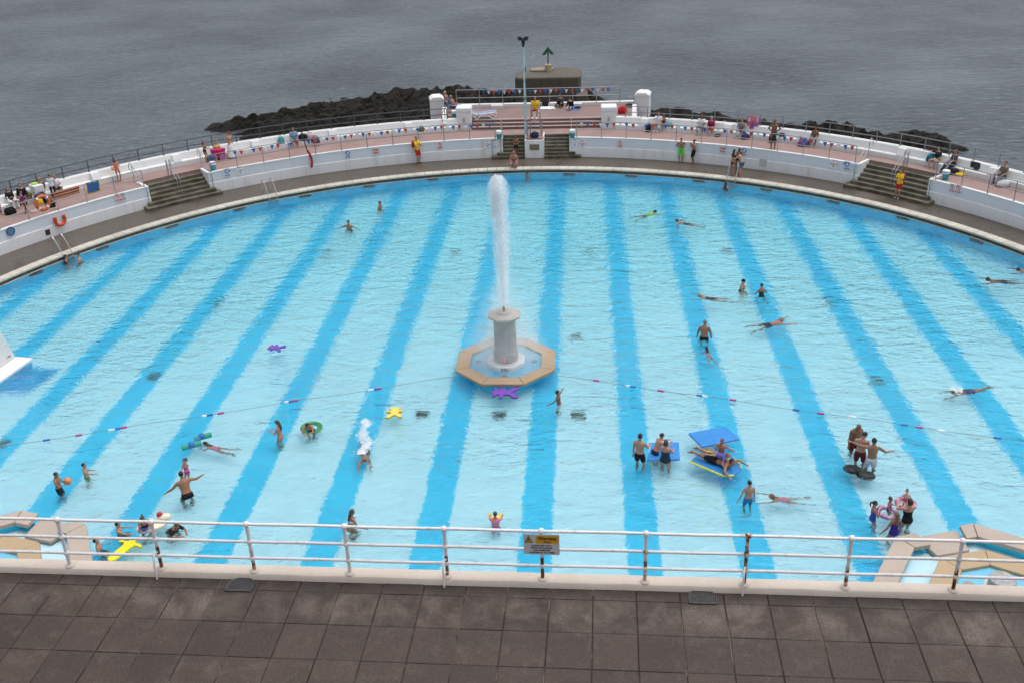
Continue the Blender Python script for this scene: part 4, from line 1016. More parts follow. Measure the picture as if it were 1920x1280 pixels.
# ------------------------------------------------------------------ promenade above the pool
ZP = 7.45
k0 = at(0, 1071, ZP); k1 = at(1920, 1126, ZP); ux = (k1-k0).normalized(); yawp = math.atan2(ux.y, ux.x); uy = Vector((-ux.y, ux.x, 0))
PO = at(960, 1099, ZP)                         # middle of the kerb's near foot
def PM(x, y, z=0): return PO+ux*x+uy*y+Vector((0, 0, z))
Mp = Matrix.Translation(PO) @ Matrix.Rotation(yawp, 4, 'Z')
# joint bed, slabs one by one with real gaps
jb = MB().box((0, -4.5, -.35), (44, 9.0, .66)); o = jb.build('promenade_bed', JOINT); o.matrix_world = Mp; struct(o)
sb = MB(); tones = []
rows = [0, -.27]; 
while rows[-1] > -8: rows.append(rows[-1]-.79)
g_ = .007
for j in range(len(rows)-1):
    x = -21+random.uniform(0, .2) if j == 0 else -21+(.02*j)
    x = -21.0
    while x < 21:
        w_ = .722; tl = (random.uniform(-.0025, .0025), random.uniform(-.0025, .0025)); hz = random.uniform(-.003, .003)
        xo = random.uniform(-.004, .004); a0, a1 = x+g_+xo, x+w_-g_+xo*.5; b0, b1 = rows[j+1]+g_*.6, rows[j]-g_*.6
        c = lambda p, q_, z: (p, q_, z+hz+tl[0]*(p-x)+tl[1]*(q_-rows[j]))
        e = .012
        n0 = len(sb.v)
        sb.add([c(a0, b0, -.04), c(a1, b0, -.04), c(a1, b1, -.04), c(a0, b1, -.04), c(a0, b0, -.008), c(a1, b0, -.008), c(a1, b1, -.008), c(a0, b1, -.008),
                c(a0+e, b0+e, 0), c(a1-e, b0+e, 0), c(a1-e, b1-e, 0), c(a0+e, b1-e, 0)],
               [(8, 9, 10, 11), (0, 1, 5, 4), (1, 2, 6, 5), (2, 3, 7, 6), (3, 0, 4, 7), (4, 5, 9, 8), (5, 6, 10, 9), (6, 7, 11, 10), (7, 4, 8, 11)])
        t = random.uniform(.78, 1.2); tones += [(t, t*random.uniform(.98, 1.01), t*random.uniform(.96, 1.01))]*12
        x += w_
o = sb.build('paving', SLAB); o.matrix_world = Mp; struct(o)
at_ = o.data.color_attributes.new('tone', 'FLOAT_COLOR', 'POINT')
for i, t in enumerate(tones): at_.data[i].color = (*t, 1)
# cliff and building below the promenade
o = MB().box((0, -4.2, -3.86), (60, 9.4, 6.3)).build('promenade_wall', WHITE); o.matrix_world = Mp; struct(o)
ld = MB().box((0, 14.5, .1), (60, 9.0, .3)); struct(ld.build('near_deck', DECK))
# kerb
r = thing('kerb', 'cream painted kerb carrying the white railing along the promenade edge', 'kerb', PO, yawp)
kw = (at(960, 1070, ZP+.10)-PO).dot(uy)+.02
kb = MB(); prof = [(0, -.3), (0, .05), (.03, .095), (.07, .105), (kw-.04, .10), (kw, .06), (kw, -.6), (kw-.02, -.6)]
n = 90; v = []; f = []
for i in range(n+1):
    x = -22+44*i/n; wv = .006*math.sin(i*1.3)+.004*math.sin(i*3.1)
    v += [(x, y+(wv if y < .1 else 0), z+.004*math.sin(i*2.1)*(z > 0)) for y, z in prof]
m_ = len(prof)
for i in range(n):
    for k in range(m_): f.append((i*m_+k, (i+1)*m_+k, (i+1)*m_+(k+1) % m_, i*m_+(k+1) % m_))
kb.add(v, f).build('kerb_body', CREAM, r, smooth='auto')
# railing: posts with balls, three rails, stays
base = [(133, 1057), (304, 1063.5), (477, 1070), (656, 1075.5), (839, 1080), (1017.5, 1085), (1209, 1090), (1395, 1094.5), (1584, 1098), (1785, 1101.5)]
top = [(109, 971), (284, 975), (462, 979), (645, 984), (834, 989), (1016, 992), (1212, 1000), (1403, 1004), (1598, 1008), (1804, 1012)]
ZK = ZP+.105
bx = [(at(x, y, ZK)-PO) for x, y in base]; lx = [b.dot(ux) for b in bx]; ly = sum(b.dot(uy) for b in bx)/len(bx)
hr = sum(rise(b, t[1], ZK, t[0]) for b, t in zip(base, top))/len(base)
sp = (lx[-1]-lx[0])/9
r = thing('railing', 'white painted iron railing with ball joints and rusting posts along the promenade', 'railing', PM(sum(lx)/10, ly, .105), yawp)
off = sum(lx)/10
XS = [lx[0]-2*sp-off, lx[0]-sp-off]+[x-off for x in lx]+[lx[-1]+sp-off, lx[-1]+2*sp-off]
HT = [hr*.985, hr*.62, hr*.275]
RUST = {3: .52, 4: .40, 6: .38, 7: .62, 8: .42, 9: .85, 10: .40, 11: .5}
def paint(o, fn):
    a = o.data.attributes.new('rust', 'FLOAT', 'POINT')
    for i, p in enumerate(o.data.vertices): a.data[i].value = fn(p.co)
for i, x in enumerate(XS):
    b = MB(); n = 28
    b.tube([(x, 0, hr*k/n) for k in range(n+1)], .031, 12)
    ru = RUST.get(i, .12)
    o = b.build('post', RAILW, r, smooth='auto'); lim = .45 if i == 9 else .24
    paint(o, lambda c: ru*max(0, min(1, (lim*hr/.45*(2.2 if i == 9 else 1)-c.z)/.12)) if i != 9 else .42)
    b = MB().lathe([(.085, -.012), (.085, .012), (.055, .03), (.04, .035)], (x, 0, 0), 16); o = b.build('flange', CREAM, r, smooth='auto')
    for k, z in enumerate(HT):
        b = MB().ell((x, 0, z), (.056, .056, .056) if k == 0 else (.05, .05, .056), None, 16, 10)
        o = b.build('ball_joint', RAILW, r, smooth=True); paint(o, lambda c: .40 if i == 9 else (.3 if i in (8, 11) and k else .12))
for z in HT:
    n = 160; b = MB().tube([(XS[0]-.5+(XS[-1]-XS[0]+1)*k/n, 0, z+.004*math.sin(k*.35)) for k in range(n+1)], .0265, 12)
    o = b.build('rail', RAILW, r, smooth='auto'); paint(o, lambda c: .13+.16*max(0, 1-abs(c.x-XS[9])/.15))
for i in (3, 6, 9):
    b = MB().tube(fit([(XS[i]+.0, -.02, HT[2]+.10), (XS[i]-.03, -.09, HT[2]+.09), (XS[i]-.04, -.15, HT[2]-.02), (XS[i]-.04, -ly-.06, -.11)], 8), .017, 8)
    o = b.build('stay', RAILW, r, smooth='auto'); paint(o, lambda c: .15)
# warning plate on the sixth post
i = 7; wz = (HT[0]+HT[1])/2-.045; W_, H_ = .60, hr*.41
sg = thing('warning_sign', 'grey and yellow warning plate fixed to the white railing', 'sign', PM(lx[5], ly-.055, .105+wz), yawp)
MB().prism([(-W_/2+.012, -H_/2), (W_/2-.012, -H_/2), (W_/2, -H_/2+.012), (W_/2, H_/2-.012), (W_/2-.012, H_/2), (-W_/2+.012, H_/2), (-W_/2, H_/2-.012), (-W_/2, -H_/2+.012)], 0, .006, FACE).build('plate', plain('plate_grey', (.56, .55, .56), .5, .06), sg)
YEL = plain('sign_yellow', (.66, .34, .015), .5, .08)
slab(MB(), (.095, H_*.25), .375, H_*.38, .006, .009).build('heading_panel', YEL, sg)
b = MB().prism([(-.285, H_*.09), (-.145, H_*.09), (-.215, H_*.43)], .006, .009, FACE); b.build('triangle_border', SK_, sg)
b = MB().prism([(-.267, H_*.12), (-.163, H_*.12), (-.215, H_*.36)], .009, .011, FACE); b.build('triangle', YEL, sg)
b = MB().prism([(-.235, H_*.14), (-.225, H_*.14), (-.212, H_*.21), (-.195, H_*.2), (-.193, H_*.22), (-.21, H_*.26), (-.205, H_*.30), (-.22, H_*.29), (-.228, H_*.22)], .011, .013, FACE); b.build('pictogram', SK_, sg)
text('Warning', .088, SK_, sg, TM(.095, H_*.30, .010), bold=.0025)
text('Drop', .052, SK_, sg, TM(.095, H_*.13, .010), bold=.001)
for k, s_ in enumerate(('PLEASE KEEP AWAY', 'FROM THE RAILINGS', 'AND SUPERVISE', 'CHILDREN AT ALL TIMES')):
    text(s_, .0385, SK_, sg, TM(0, -H_*(.06+.113*k), .008), bold=.0008)
# two cast gratings by the kerb
for px, py, lab in ((452, 1096, 'dark cast drain grating by the kerb on the left'), (1317, 1119, 'dark cast drain grating by the kerb on the right')):
    p = at(px, py, ZP+.006); r = thing('gully_grating', lab, 'drain grating', p, yawp)
    d = -(p-PO).dot(uy)
    IRON = plain('cast_iron', (.10, .095, .095), .45, .25, 20, .4)
    out_ = [(-.225, -.16), (.225, -.16), (.225, .03), (.17, .12), (.09, .165), (-.09, .165), (-.17, .12), (-.225, .03)]
    MB().prism(out_, 0, .008).build('pit', DARK, r)
    b = MB()
    for k in range(len(out_)):
        a, c = Vector((*out_[k], .014)), Vector((*out_[(k+1) % len(out_)], .014)); b.tube([a, c], .012, 6)
    b.build('frame', IRON, r)
    b = MB()
    for k in range(14):
        x = -.195+.03*k; y1 = .15 if abs(x) < .09 else .15-(abs(x)-.09)*1.0
        b.box((x, (y1-.155)/2, .014), (.011, y1+.155, .012))
    for k in range(10):
        y = -.14+.03*k; x1 = .21 if y < .03 else max(.08, .215-(y-.03)*.95)
        b.box((0, y, .017), (2*x1, .011, .012))
    b.build('bars', IRON, r)

# ------------------------------------------------------------------ people
V = Vector
REM = []                                     # bodies and clothes to fuse into one skin each
EYE = plain('eye_dark', (.03, .022, .018), .3, .2)
SKIN = {'f': (.43, .235, .16), 't': (.31, .150, .088), 'd': (.20, .09, .05), 'p': (.55, .35, .27), 'r': (.37, .155, .11)}
HAIR = {'dk': (.018, .013, .010), 'br': (.06, .033, .018), 'lb': (.16, .09, .045), 'bl': (.36, .25, .12), 'gy': (.35, .34, .33), 'rd': (.20, .06, .02), 'bk': (.008, .008, .009)}
def skin_mat(k):
    n = 'skin_'+k
    if n in MATS: return MATS[n]
    m_ = plain(n, SKIN[k], .5, .10, 11, spec=.35); return m_
ARMS = {'down': ((.16, .0, -1), (.08, .14, -1)), 'fwd': ((.18, .55, -.8), (-.1, 1, -.05)), 'hips': ((.65, -.25, -.8), (-.75, .25, -.55)), 'out': ((.9, .15, -.35), (.8, .35, -.25)),
        'face': ((.2, .5, -.8), (-.25, .25, 1)), 'cross': ((.22, .3, -1), (-.9, .5, .12)), 'lap': ((.2, .3, -1), (-.3, .9, -.3)), 'reach': ((.25, .9, -.45), (.05, 1, -.15)), 'wide': ((1, .2, .0), (.9, .5, .05)),
        'swim': ((.45, .9, .05), (.15, 1, .0)), 'sweep': ((.9, .35, -.1), (.5, -.3, -.35)), 'up': ((.6, .3, .5), (.1, .2, 1)), 'eyes': ((.55, .35, -.1), (-.85, .35, .65)), 'back': ((.25, -.4, -1), (.2, -.1, -1)), 'prop': ((.35, -.55, -.8), (.1, -.2, -1)), 'dive': ((.2, 1, -.25), (.05, 1, -.25)), 'wade': ((.5, .2, -.8), (.35, .75, -.35)), 'hug': ((.3, .75, -.45), (-.55, .8, .05)), 'hold': ((.15, .45, -.9), (-.35, .9, .15))}
def person(label, loc, yaw=180, H=1.72, legs='stand', arms='down', tilt=0, zp=None, T=None, F=None, fem=False, fat=1.0, skin='t', hair=('short', 'dk'), wear=(), head=(0, 0), child=False, vox=None, group=None, roll=0):
    """a figure standing on / sitting at loc; yaw clockwise from straight out to sea; zp pelvis height"""
    s = H/1.75; cat = 'person'
    r = thing('person', label, cat, loc, -rad(yaw), group)
    hs = s*(1.0 if not child else 1.0+.22*max(0, min(1, (1.5-H)/.5)))
    if zp is None: zp = {'stand': .92*s, 'walk': .90*s}.get(legs, .5*s)
    if T is None: T = V((math.sin(rad(roll)), math.sin(rad(tilt)), math.cos(rad(tilt)))); F = V((0, math.cos(rad(tilt)), -math.sin(rad(tilt))))
    else: T = V(T).normalized(); F = V(F); F = (F-T*F.dot(T))
    T.normalize(); F = (F-T*F.dot(T)).normalized(); R = F.cross(T).normalized()
    P = V((0, 0, zp)); fw = fat; b = MB()
    sec = [(-.10, .085, .075, 0), (-.06, .14, .105, 0), (0, .168, .118, -.005), (.08, .155, .112, 0), (.19, .140, .100, .005), (.30, .155, .112, .008), (.40, .172, .118, .006), (.46, .178, .105, -.005), (.505, .15, .085, -.012), (.54, .09, .07, -.012), (.565, .06, .06, -.008)]
    if fem: sec = [(-.10, .09, .08, 0), (-.06, .155, .112, 0), (0, .178, .122, -.01), (.08, .155, .110, 0), (.19, .122, .092, .005), (.30, .138, .105, .012), (.38, .152, .125, .02), (.45, .158, .098, -.002), (.505, .135, .078, -.012), (.54, .08, .062, -.012), (.565, .052, .052, -.008)]
    sec = [(t*s, w_*s*(1+(fw-1)*.6), d*s*(fw if t < .4 else 1+(fw-1)*.4), o*s+((fw-1)*.06*s if .05 < t < .35 else 0)) for t, w_, d, o in sec]
    def torso(mb, t0, t1, inf):
        q = [x for x in sec if t0*s-1e-6 <= x[0] <= t1*s+1e-6]
        mb.loft([(P+T*t+F*o, R, F, w_+inf, d+inf) for t, w_, d, o in q], 16)
    torso(b, -.2, .6, 0)
    neck = P+T*.55*s-F*.008*s; yh, ph = rad(head[0]), rad(head[1])
    Hf0 = F if T.z > .55 else (T*.75+V((0, 0, .0))+F*.1).normalized()
    Hu = (T*.6+V((0, 0, .6))).normalized() if T.z > .2 else (V((0, 0, 1))*.85-F*.35).normalized()
    Hf = (Hf0-Hu*Hf0.dot(Hu)).normalized(); Hr = Hf.cross(Hu)
    Hf = (Hf*math.cos(yh)+Hr*math.sin(yh)); Hr = Hf.cross(Hu); Hf, Hu = (Hf*math.cos(ph)-Hu*math.sin(ph)), (Hu*math.cos(ph)+Hf*math.sin(ph))
    hc = neck+T*.025*s+Hu*.125*hs+Hf*.018*hs
    HM = Matrix((Hr, Hf, Hu)).transposed()
    b.tube([neck-T*.05*s, neck+T*.03*s, hc-Hu*.04*hs-Hf*.015*hs], [.058*s, .052*s, .055*hs], 10)
    b.ell(hc+Hu*.02*hs, (.074*hs, .094*hs, .092*hs), HM, 14, 10); b.ell(hc-Hu*.045*hs+Hf*.018*hs, (.056*hs, .070*hs, .068*hs), HM, 12, 8)
    b.tube([hc+Hf*.088*hs+Hu*.02*hs, hc+Hf*.108*hs-Hu*.018*hs], [.010*hs, .017*hs], 6)
    for e in (-1, 1): b.ell(hc+Hr*e*.074*hs-Hf*.008*hs, (.012*hs, .022*hs, .032*hs), HM, 8, 6)
    b.ell(hc+Hf*.082*hs-Hu*.052*hs, (.026*hs, .014*hs, .012*hs), HM, 8, 6)
    # arms
    if isinstance(arms, str) or (not isinstance(arms[0], str) and isinstance(arms[0][0], (int, float))): arms = (arms, arms)
    AJ = {}
    for e, a in ((-1, arms[0]), (1, arms[1])):
        ua, fa = ARMS[a] if isinstance(a, str) else a
        ua = V((ua[0]*e, ua[1], ua[2])).normalized(); fa = V((fa[0]*e, fa[1], fa[2])).normalized()
        sh = P+T*.465*s+R*e*(.175 if not fem else .155)*s-F*.008*s; el = sh+ua*.285*s; wr = el+fa*.25*s; AJ[e] = (sh, el, wr)
        am = (1+(fat-1)*.5)*(.88 if fem or child else 1)
        b.ell(sh, (.058*s*am,)*3, None, 10, 8); b.tube([sh-ua*.02*s, sh+ua*.1*s, el-ua*.03*s, el], [.054*s*am, .052*s*am, .042*s*am, .040*s*am], 10); b.ell(el, (.041*s*am,)*3, None, 8, 6)
        b.tube([el, el+fa*.07*s, wr], [.040*s*am, .041*s*am, .027*s*am], 10)
        # hand: palm, four fingers, thumb
        n_ = fa.cross(V((0, 0, 1)));
        if n_.length < .2: n_ = V((0, e*1.0, 0)).cross(fa)
        n_ = n_.normalized(); side = n_; pn = fa.cross(side).normalized()
        b.loft([(wr, side, pn, .026*s, .020*s), (wr+fa*.04*s, side, pn, .038*s, .017*s), (wr+fa*.085*s, side, pn, .040*s, .014*s)], 8)
        for k, ln in enumerate((.058, .070, .074, .064)):
            st = wr+fa*.075*s+side*(-.030+.020*k)*s; c1 = st+fa*ln*.55*s; c2 = c1+(fa*.8-V((0, 0, .5))).normalized()*ln*.5*s
            b.tube([st, c1, c2], [.0098*s, .0095*s, .008*s], 6)
        st = wr+fa*.03*s-side*.030*s; b.tube([st, st+(fa*.7-side*.7)*.035*s, st+(fa*.95-side*.75)*.06*s], [.013*s, .011*s, .009*s], 6)
    # legs
    LJ = {}
    for e in (-1, 1):
        hp = P-T*.03*s+R*e*.090*s*(1.05 if fem else 1)
        if isinstance(legs, str):
            L1, L2 = .43*s, .42*s
            ft = {'stand': V((e*.10*s, .0, .075*s)), 'walk': V((e*.08*s, e*.20*s, .08*s)), 'sit': V((e*.13*s, .50*s, max(.085*s, zp-.42*s) if zp < 1 else zp-.40*s)), 'sitfloor': V((e*.2*s, .62*s, .10*s)), 'crouch': V((e*.12*s, .02*s+.0, .08*s)), 'stride': V((e*.2*s, .22*s*e, .08*s)), 'stretch': V((e*.1*s, .82*s, .09*s))}[legs]
            d = ft-hp; D = min(d.length, L1+L2-.004); d.normalize(); pole = V((e*.22, 1, .0 if legs not in ('sitfloor', 'stretch') else 1.0)); pole = (pole-d*pole.dot(d)).normalized()
            c = (L1*L1+D*D-L2*L2)/(2*L1*D); c = max(-1, min(1, c)); kn = hp+d*L1*c+pole*L1*math.sqrt(1-c*c); an = hp+d*D
            fd = V((e*.15, 1, -.05)) if legs not in ('stretch', 'sitfloor') else V((e*.2, .5, .8))
        else:
            th, shn = legs if not isinstance(legs[0][0], tuple) else legs[0 if e < 0 else 1]
            th = V((th[0]*e, th[1], th[2])).normalized(); shn = V((shn[0]*e, shn[1], shn[2])).normalized()
            kn = hp+th*.43*s; an = kn+shn*.42*s; fd = (shn*.9+V((0, 0, -.3))) if abs(shn.z) < .6 else V((e*.15, 1, -.05))
        LJ[e] = (hp, kn, an); fd = fd.normalized(); lm = (1+(fat-1)*.6)*(.9 if child else 1)
        d1 = (kn-hp).normalized(); d2 = (an-kn).normalized()
        b.ell(hp, (.088*s*lm,)*3, None, 10, 8); b.tube([hp-d1*.03*s, hp+d1*.1*s, hp+d1*.28*s, kn], [.088*s*lm, .086*s*lm, .064*s*lm, .052*s*lm], 12); b.ell(kn, (.052*s*lm,)*3, None, 10, 8)
        b.tube([kn, kn+d2*.12*s, kn+d2*.27*s, an], [.050*s*lm, .055*s*lm, .042*s*lm, .034*s*lm], 12); b.ell(an, (.036*s,)*3, None, 8, 6)
        u2 = V((0, 0, 1))-fd*fd.z
        if u2.length < .1: u2 = V((0, 1, 0))
        u2.normalize(); r2 = fd.cross(u2)
        b.loft([(an-fd*.06*s-u2*.04*s, r2, u2, .026*s, .028*s), (an-fd*.0*s-u2*.035*s, r2, u2, .036*s, .038*s), (an+fd*.10*s-u2*.052*s, r2, u2, .042*s, .022*s), (an+fd*.165*s-u2*.06*s, r2, u2, .040*s, .014*s), (an+fd*.19*s-u2*.062*s, r2, u2, .025*s, .010*s)], 10)
    vx = vox or (.0115 if loc[1] < 45 else .015)
    body = b.build('body', skin_mat(skin), r, smooth=True); REM.append((body, vx*s**.5))
    eb = MB()
    for e in (-1, 1): eb.ell(hc+Hr*e*.031*hs+Hf*.085*hs+Hu*.012*hs, (.013*hs, .009*hs, .008*hs), HM, 6, 5)
    eb.build('eyes', EYE, r, smooth=True)
    # hair
    st, colr = hair
    if st != 'bald':
        h = MB(); n0 = len(h.v)
        c0 = hc+Hu*.024*hs-Hf*.006*hs; h.ell(c0, (.084*hs, .104*hs, .098*hs), HM, 18, 14)
        for i in range(len(h.v)):
            d = V(h.v[i])-c0; f_, u_ = d.dot(Hf)/hs, d.dot(Hu)/hs; line = -.02 if st not in ('short', 'cap') else .0
            if (f_ > .035 and u_ < .045) or (u_ < -.035 and f_ > -.055) or u_ < (-.075 if st != 'short' else -.06): h.v[i] = tuple(c0+d*.72)
        if st in ('long', 'wet'): h.loft([(c0-Hf*.05*hs+Hu*.03*hs, Hr, Hf, .078*hs, .055*hs), (c0-Hf*.075*hs-Hu*.08*hs, Hr, Hf, .076*hs, .038*hs), (neck-F*.085*s-T*.04*s, R, F, .085*hs, .03*hs), (neck-F*.10*s-T*.16*s, R, F, .06*hs, .022*hs), (neck-F*.10*s-T*.22*s, R, F, .02*hs, .01*hs)], 12)
        if st == 'bob': h.loft([(c0+Hu*.03*hs-Hf*.02*hs, Hr, Hf, .088*hs, .09*hs), (c0-Hu*.04*hs-Hf*.035*hs, Hr, Hf, .093*hs, .08*hs), (c0-Hu*.11*hs-Hf*.04*hs, Hr, Hf, .08*hs, .06*hs)], 14)
        if st in ('pony',): h.tube(fit([c0-Hf*.08*hs+Hu*.03*hs, c0-Hf*.15*hs+Hu*.02*hs, c0-Hf*.16*hs-Hu*.08*hs, c0-Hf*.13*hs-Hu*.17*hs], 4), [.03*hs]*9+[.022*hs]*3+[.01*hs], 8)
        if st in ('bun',): h.ell(c0+Hu*.10*hs-Hf*.05*hs, (.042*hs, .042*hs, .038*hs), HM, 10, 8)
        m_ = plain('hair_'+colr, HAIR[colr], .5, .3, 30, bmp=.4)
        ho = h.build('hair', m_, r, smooth=True); REM.append((ho, .012*hs))
    # clothes
    for item in wear:
        k, c = item[0], item[1]; a = item[2] if len(item) > 2 else None; g = MB(); m_ = cm(c) if isinstance(c, tuple) else c
        nm = {'trunks': 'swim_trunks', 'suit': 'swimsuit', 'bikini': 'bikini', 'tee': 't_shirt', 'top': 'long_sleeved_top', 'trousers': 'trousers', 'skirt': 'skirt', 'vest': 'vest', 'shoes': 'shoes', 'cap': 'swim_cap', 'pack': 'backpack', 'wristband': 'wristband'}[k]
        if k in ('trunks', 'trousers'):
            torso(g, -.1, .08, .012*s); g.ell(P-T*.055*s, (.12*s*fat, .10*s*fat, .07*s), None, 12, 8)
            ln = (a or .62) if k == 'trunks' else 1.0
            for e in (-1, 1):
                hp, kn, an = LJ[e]; d1 = (kn-hp).normalized(); lm = (1+(fat-1)*.6)*(.9 if child else 1)
                if k == 'trunks': g.ell(hp, (.097*s*lm,)*3, None, 10, 8); g.tube([hp-d1*.04*s, hp+d1*.1*s, hp+d1*.43*s*ln], [.096*s*lm, .100*s*lm, (.098-.028*ln)*s*lm], 14)
                else: g.ell(hp, (.096*s*lm,)*3, None, 10, 8); g.tube([hp-d1*.04*s, hp+d1*.1*s, kn, an], [.095*s*lm, .096*s*lm, .066*s, .05*s], 14); g.ell(kn, (.066*s,)*3, None, 8, 6)
        elif k == 'suit':
            torso(g, -.1, .39, .008*s)
            for e in (-1, 1):
                hp = LJ[e][0]; g.tube([P+T*.37*s+R*e*.09*s+F*.125*s, P+T*.50*s+R*e*.085*s+F*.075*s, P+T*.515*s+R*e*.08*s-F*.05*s, P+T*.42*s+R*e*.085*s-F*.115*s], .012*s, 6)
                g.ell(P-T*.05*s+R*e*.07*s, (.082*s, .112*s, .055*s), None, 10, 8)
        elif k == 'bikini':
            torso(g, -.1, .0, .008*s); g.ell(P-T*.05*s, (.13*s, .105*s, .055*s), None, 10, 8)
            t = MB(); t.loft([(P+T*.31*s+F*.010*s, R, F, .145*s, .114*s), (P+T*.40*s+F*.016*s, R, F, .160*s, .130*s)], 16); REM.append((t.build('bikini_top', m_, r, smooth=True), .012*s))
            nm = 'bikini_bottom'
        elif k in ('tee', 'top', 'vest'):
            torso(g, -.06 if a is None else a, .52, .016*s); am = (1+(fat-1)*.5)
            if k != 'vest':
                for e in (-1, 1):
                    sh, el, wr = AJ[e]; ua = (el-sh).normalized(); fa = (wr-el).normalized()
                    g.ell(sh, (.070*s*am,)*3, None, 10, 8)
                    if k == 'tee': g.tube([sh-ua*.02*s, sh+ua*.2*s], [.068*s*am, .068*s*am], 12)
                    else: g.tube([sh-ua*.02*s, sh+ua*.15*s, el], [.066*s*am, .062*s*am, .052*s*am], 12); g.ell(el, (.053*s*am,)*3, None, 8, 6); g.tube([el, wr-fa*.03*s], [.052*s*am, .040*s*am], 12)
        elif k == 'skirt':
            g.loft([(P+T*.06*s, R, F, .15*s, .12*s), (P-T*.1*s, R, F, .20*s, .17*s), (P-V((0, 0, .45*s)), R, F, .25*s, .23*s), (P-V((0, 0, .84*s)), R, F, .31*s, .29*s)], 18)
        elif k == 'shoes':
            for e in (-1, 1): an = LJ[e][2]; g.ell(an+V((0, .05*s, -.035*s)), (.052*s, .135*s, .048*s), None, 10, 8); g.ell(an, (.045*s,)*3, None, 8, 6)
        elif k == 'cap':
            g.ell(hc+Hu*.034*hs-Hf*.004*hs, (.082*hs, .102*hs, .092*hs), HM, 14, 10)
        elif k == 'pack':
            g.box(P+T*.30*s-F*.20*s, (.30*s, .16*s, .42*s), Matrix((R, F, T)).transposed())
        o = g.build(nm, m_, r, smooth=True); REM.append((o, .0125*s))
    r['_h'] = 0; del r['_h']
    return r

def onbench(p, seat=False, d=.17):
    """keep clear of the parapet; seated people go on the bench itself"""
    v_ = V((p.x-OC[0], p.y-OC[1], 0)); R_ = v_.length
    if seat and R_ > OR-.5: R_ = OR+d
    elif not seat: R_ = min(R_, OR-.28)
    v_ = v_.normalized()*R_; return V((OC[0]+v_.x, OC[1]+v_.y, p.z))
def deckp(label, px, py, z, **k):
    p = at(px, py, z)
    if z == ZT:
        st = k.pop('seat', False); p = onbench(p, st)
        if st: k['yaw'] = pol(OC, p)+180+(k.get('yaw', 180)-180-.6*pol(OC, p))*.6
    else: k.pop('seat', None)
    return person(label, p, **k)
def wet(label, px, py, top, yaw, H=None, tilt=0, **k):
    """someone standing in the pool: the pixel where the water meets the body, and the row of the crown"""
    p = at(px, py, 0); ab = rise((px, py), top, 0); fz = floor_z(p.y)
    if H is None: H = ab-fz
    s = H/1.75; zp = ab-(.845*s)*math.cos(rad(tilt))+(.02 if tilt else 0)-fz        # pelvis above the floor
    if zp < .12: zp = .12
    if zp > .93*s: o = zp-.92*s; zp = .92*s
    else: o = 0
    return person(label, V((p.x, p.y, fz+o)), yaw=yaw, H=H, zp=zp, tilt=tilt, legs=k.pop('legs', 'stand' if zp > .6*s else 'crouch'), **k)
def swim(label, px, py, yaw, H=1.65, pitch=12, arms='swim', z=-.06, **k):
    """a swimmer lying at the surface; pixel = shoulders at the waterline"""
    p = at(px, py, 0); s = H/1.75; T_ = V((0, math.cos(rad(pitch)), math.sin(rad(pitch)))); F_ = V((0, math.sin(rad(pitch)), -math.cos(rad(pitch))))
    u = V((math.sin(rad(yaw)), math.cos(rad(yaw)), 0)); q = p-u*.47*s*math.cos(rad(pitch)); zsh = z-.09; zp = zsh-.47*s*math.sin(rad(pitch)); base = -1.0
    kick = k.pop('kick', (((.16, -1, -.12), (.1, -1, .08)), ((.22, -1, -.22), (.3, -1, -.05))))
    return person(label, V((q.x, q.y, base)), yaw=yaw, H=H, T=T_, F=F_, zp=zp-base, legs=kick, arms=arms, **k)
def bob(label, px, py, yaw, out_=.34, H=1.65, arms='wade', **k):
    """treading water, head and a little shoulder showing"""
    p = at(px, py, 0); s = H/1.75; zp = out_-.845*s; base = zp-.85*s
    return person(label, V((p.x, p.y, base)), yaw=yaw, H=H, zp=.85*s, tilt=k.pop('tilt', 6), legs=(((.2, .5, -.8), (.1, -.3, -1)), ((.3, .25, -1), (.1, -.5, -1))), arms=arms, **k)
BK = (.012, .012, .014); NV = (.02, .03, .07)
W_ = wet
# near, left
W_('boy in dark shorts holding a small orange ball in both hands', 112, 921, 881, 85, 1.38, arms='hold', skin='t', hair=('short', 'dk'), wear=[('trunks', (.015, .02, .035), .8)], child=True, head=(0, 12))
W_('child in green shorts crouching chest-deep, right of the boy with the orange ball', 162, 892, 866, 75, 1.25, arms=('wade', 'reach'), skin='f', hair=('short', 'bk'), wear=[('trunks', (.03, .30, .08), .8)], child=True)
W_('little girl in a magenta swimsuit behind the broad-backed man', 352, 892, 858, 200, 1.10, arms='hold', skin='f', hair=('pony', 'br'), fem=True, wear=[('suit', (.55, .05, .34))], child=True)
W_('broad-backed tanned man in black trunks leaning with both arms spread wide', 352, 931, 889, 322, 1.78, tilt=24, arms=(((.75, .4, -.8), (.7, .6, -.6)), ((.9, .2, -.35), (.8, .5, -.15))), skin='t', hair=('short', 'bk'), fat=1.15, wear=[('trunks', BK, .5)])
W_('girl in a pink bikini looking at her hands, left of the green swim ring', 526, 822, 785, 285, 1.50, arms='hold', skin='f', hair=('long', 'br'), fem=True, wear=[('bikini', (.62, .16, .20))], head=(0, 20))
W_('bent-over bather with long dark hair over the green swim ring', 583, 806, 782, 180, 1.45, tilt=38, arms='hug', skin='r', hair=('long', 'bk'), fem=True, wear=[('suit', (.03, .03, .035))], head=(0, 30))
W_('woman with long brown hair seen from behind the railing, shoulder-deep', 656, 990, 957, 50, 1.55, tilt=14, arms='wade', skin='t', hair=('long', 'br'), fem=True, wear=[('bikini', (.6, .6, .62))])
W_('child in a pink top in front of the small yellow float', 929, 984, 962, 0, 1.30, tilt=8, arms='reach', skin='r', hair=('short', 'br'), wear=[('tee', (.62, .22, .30))], child=True)
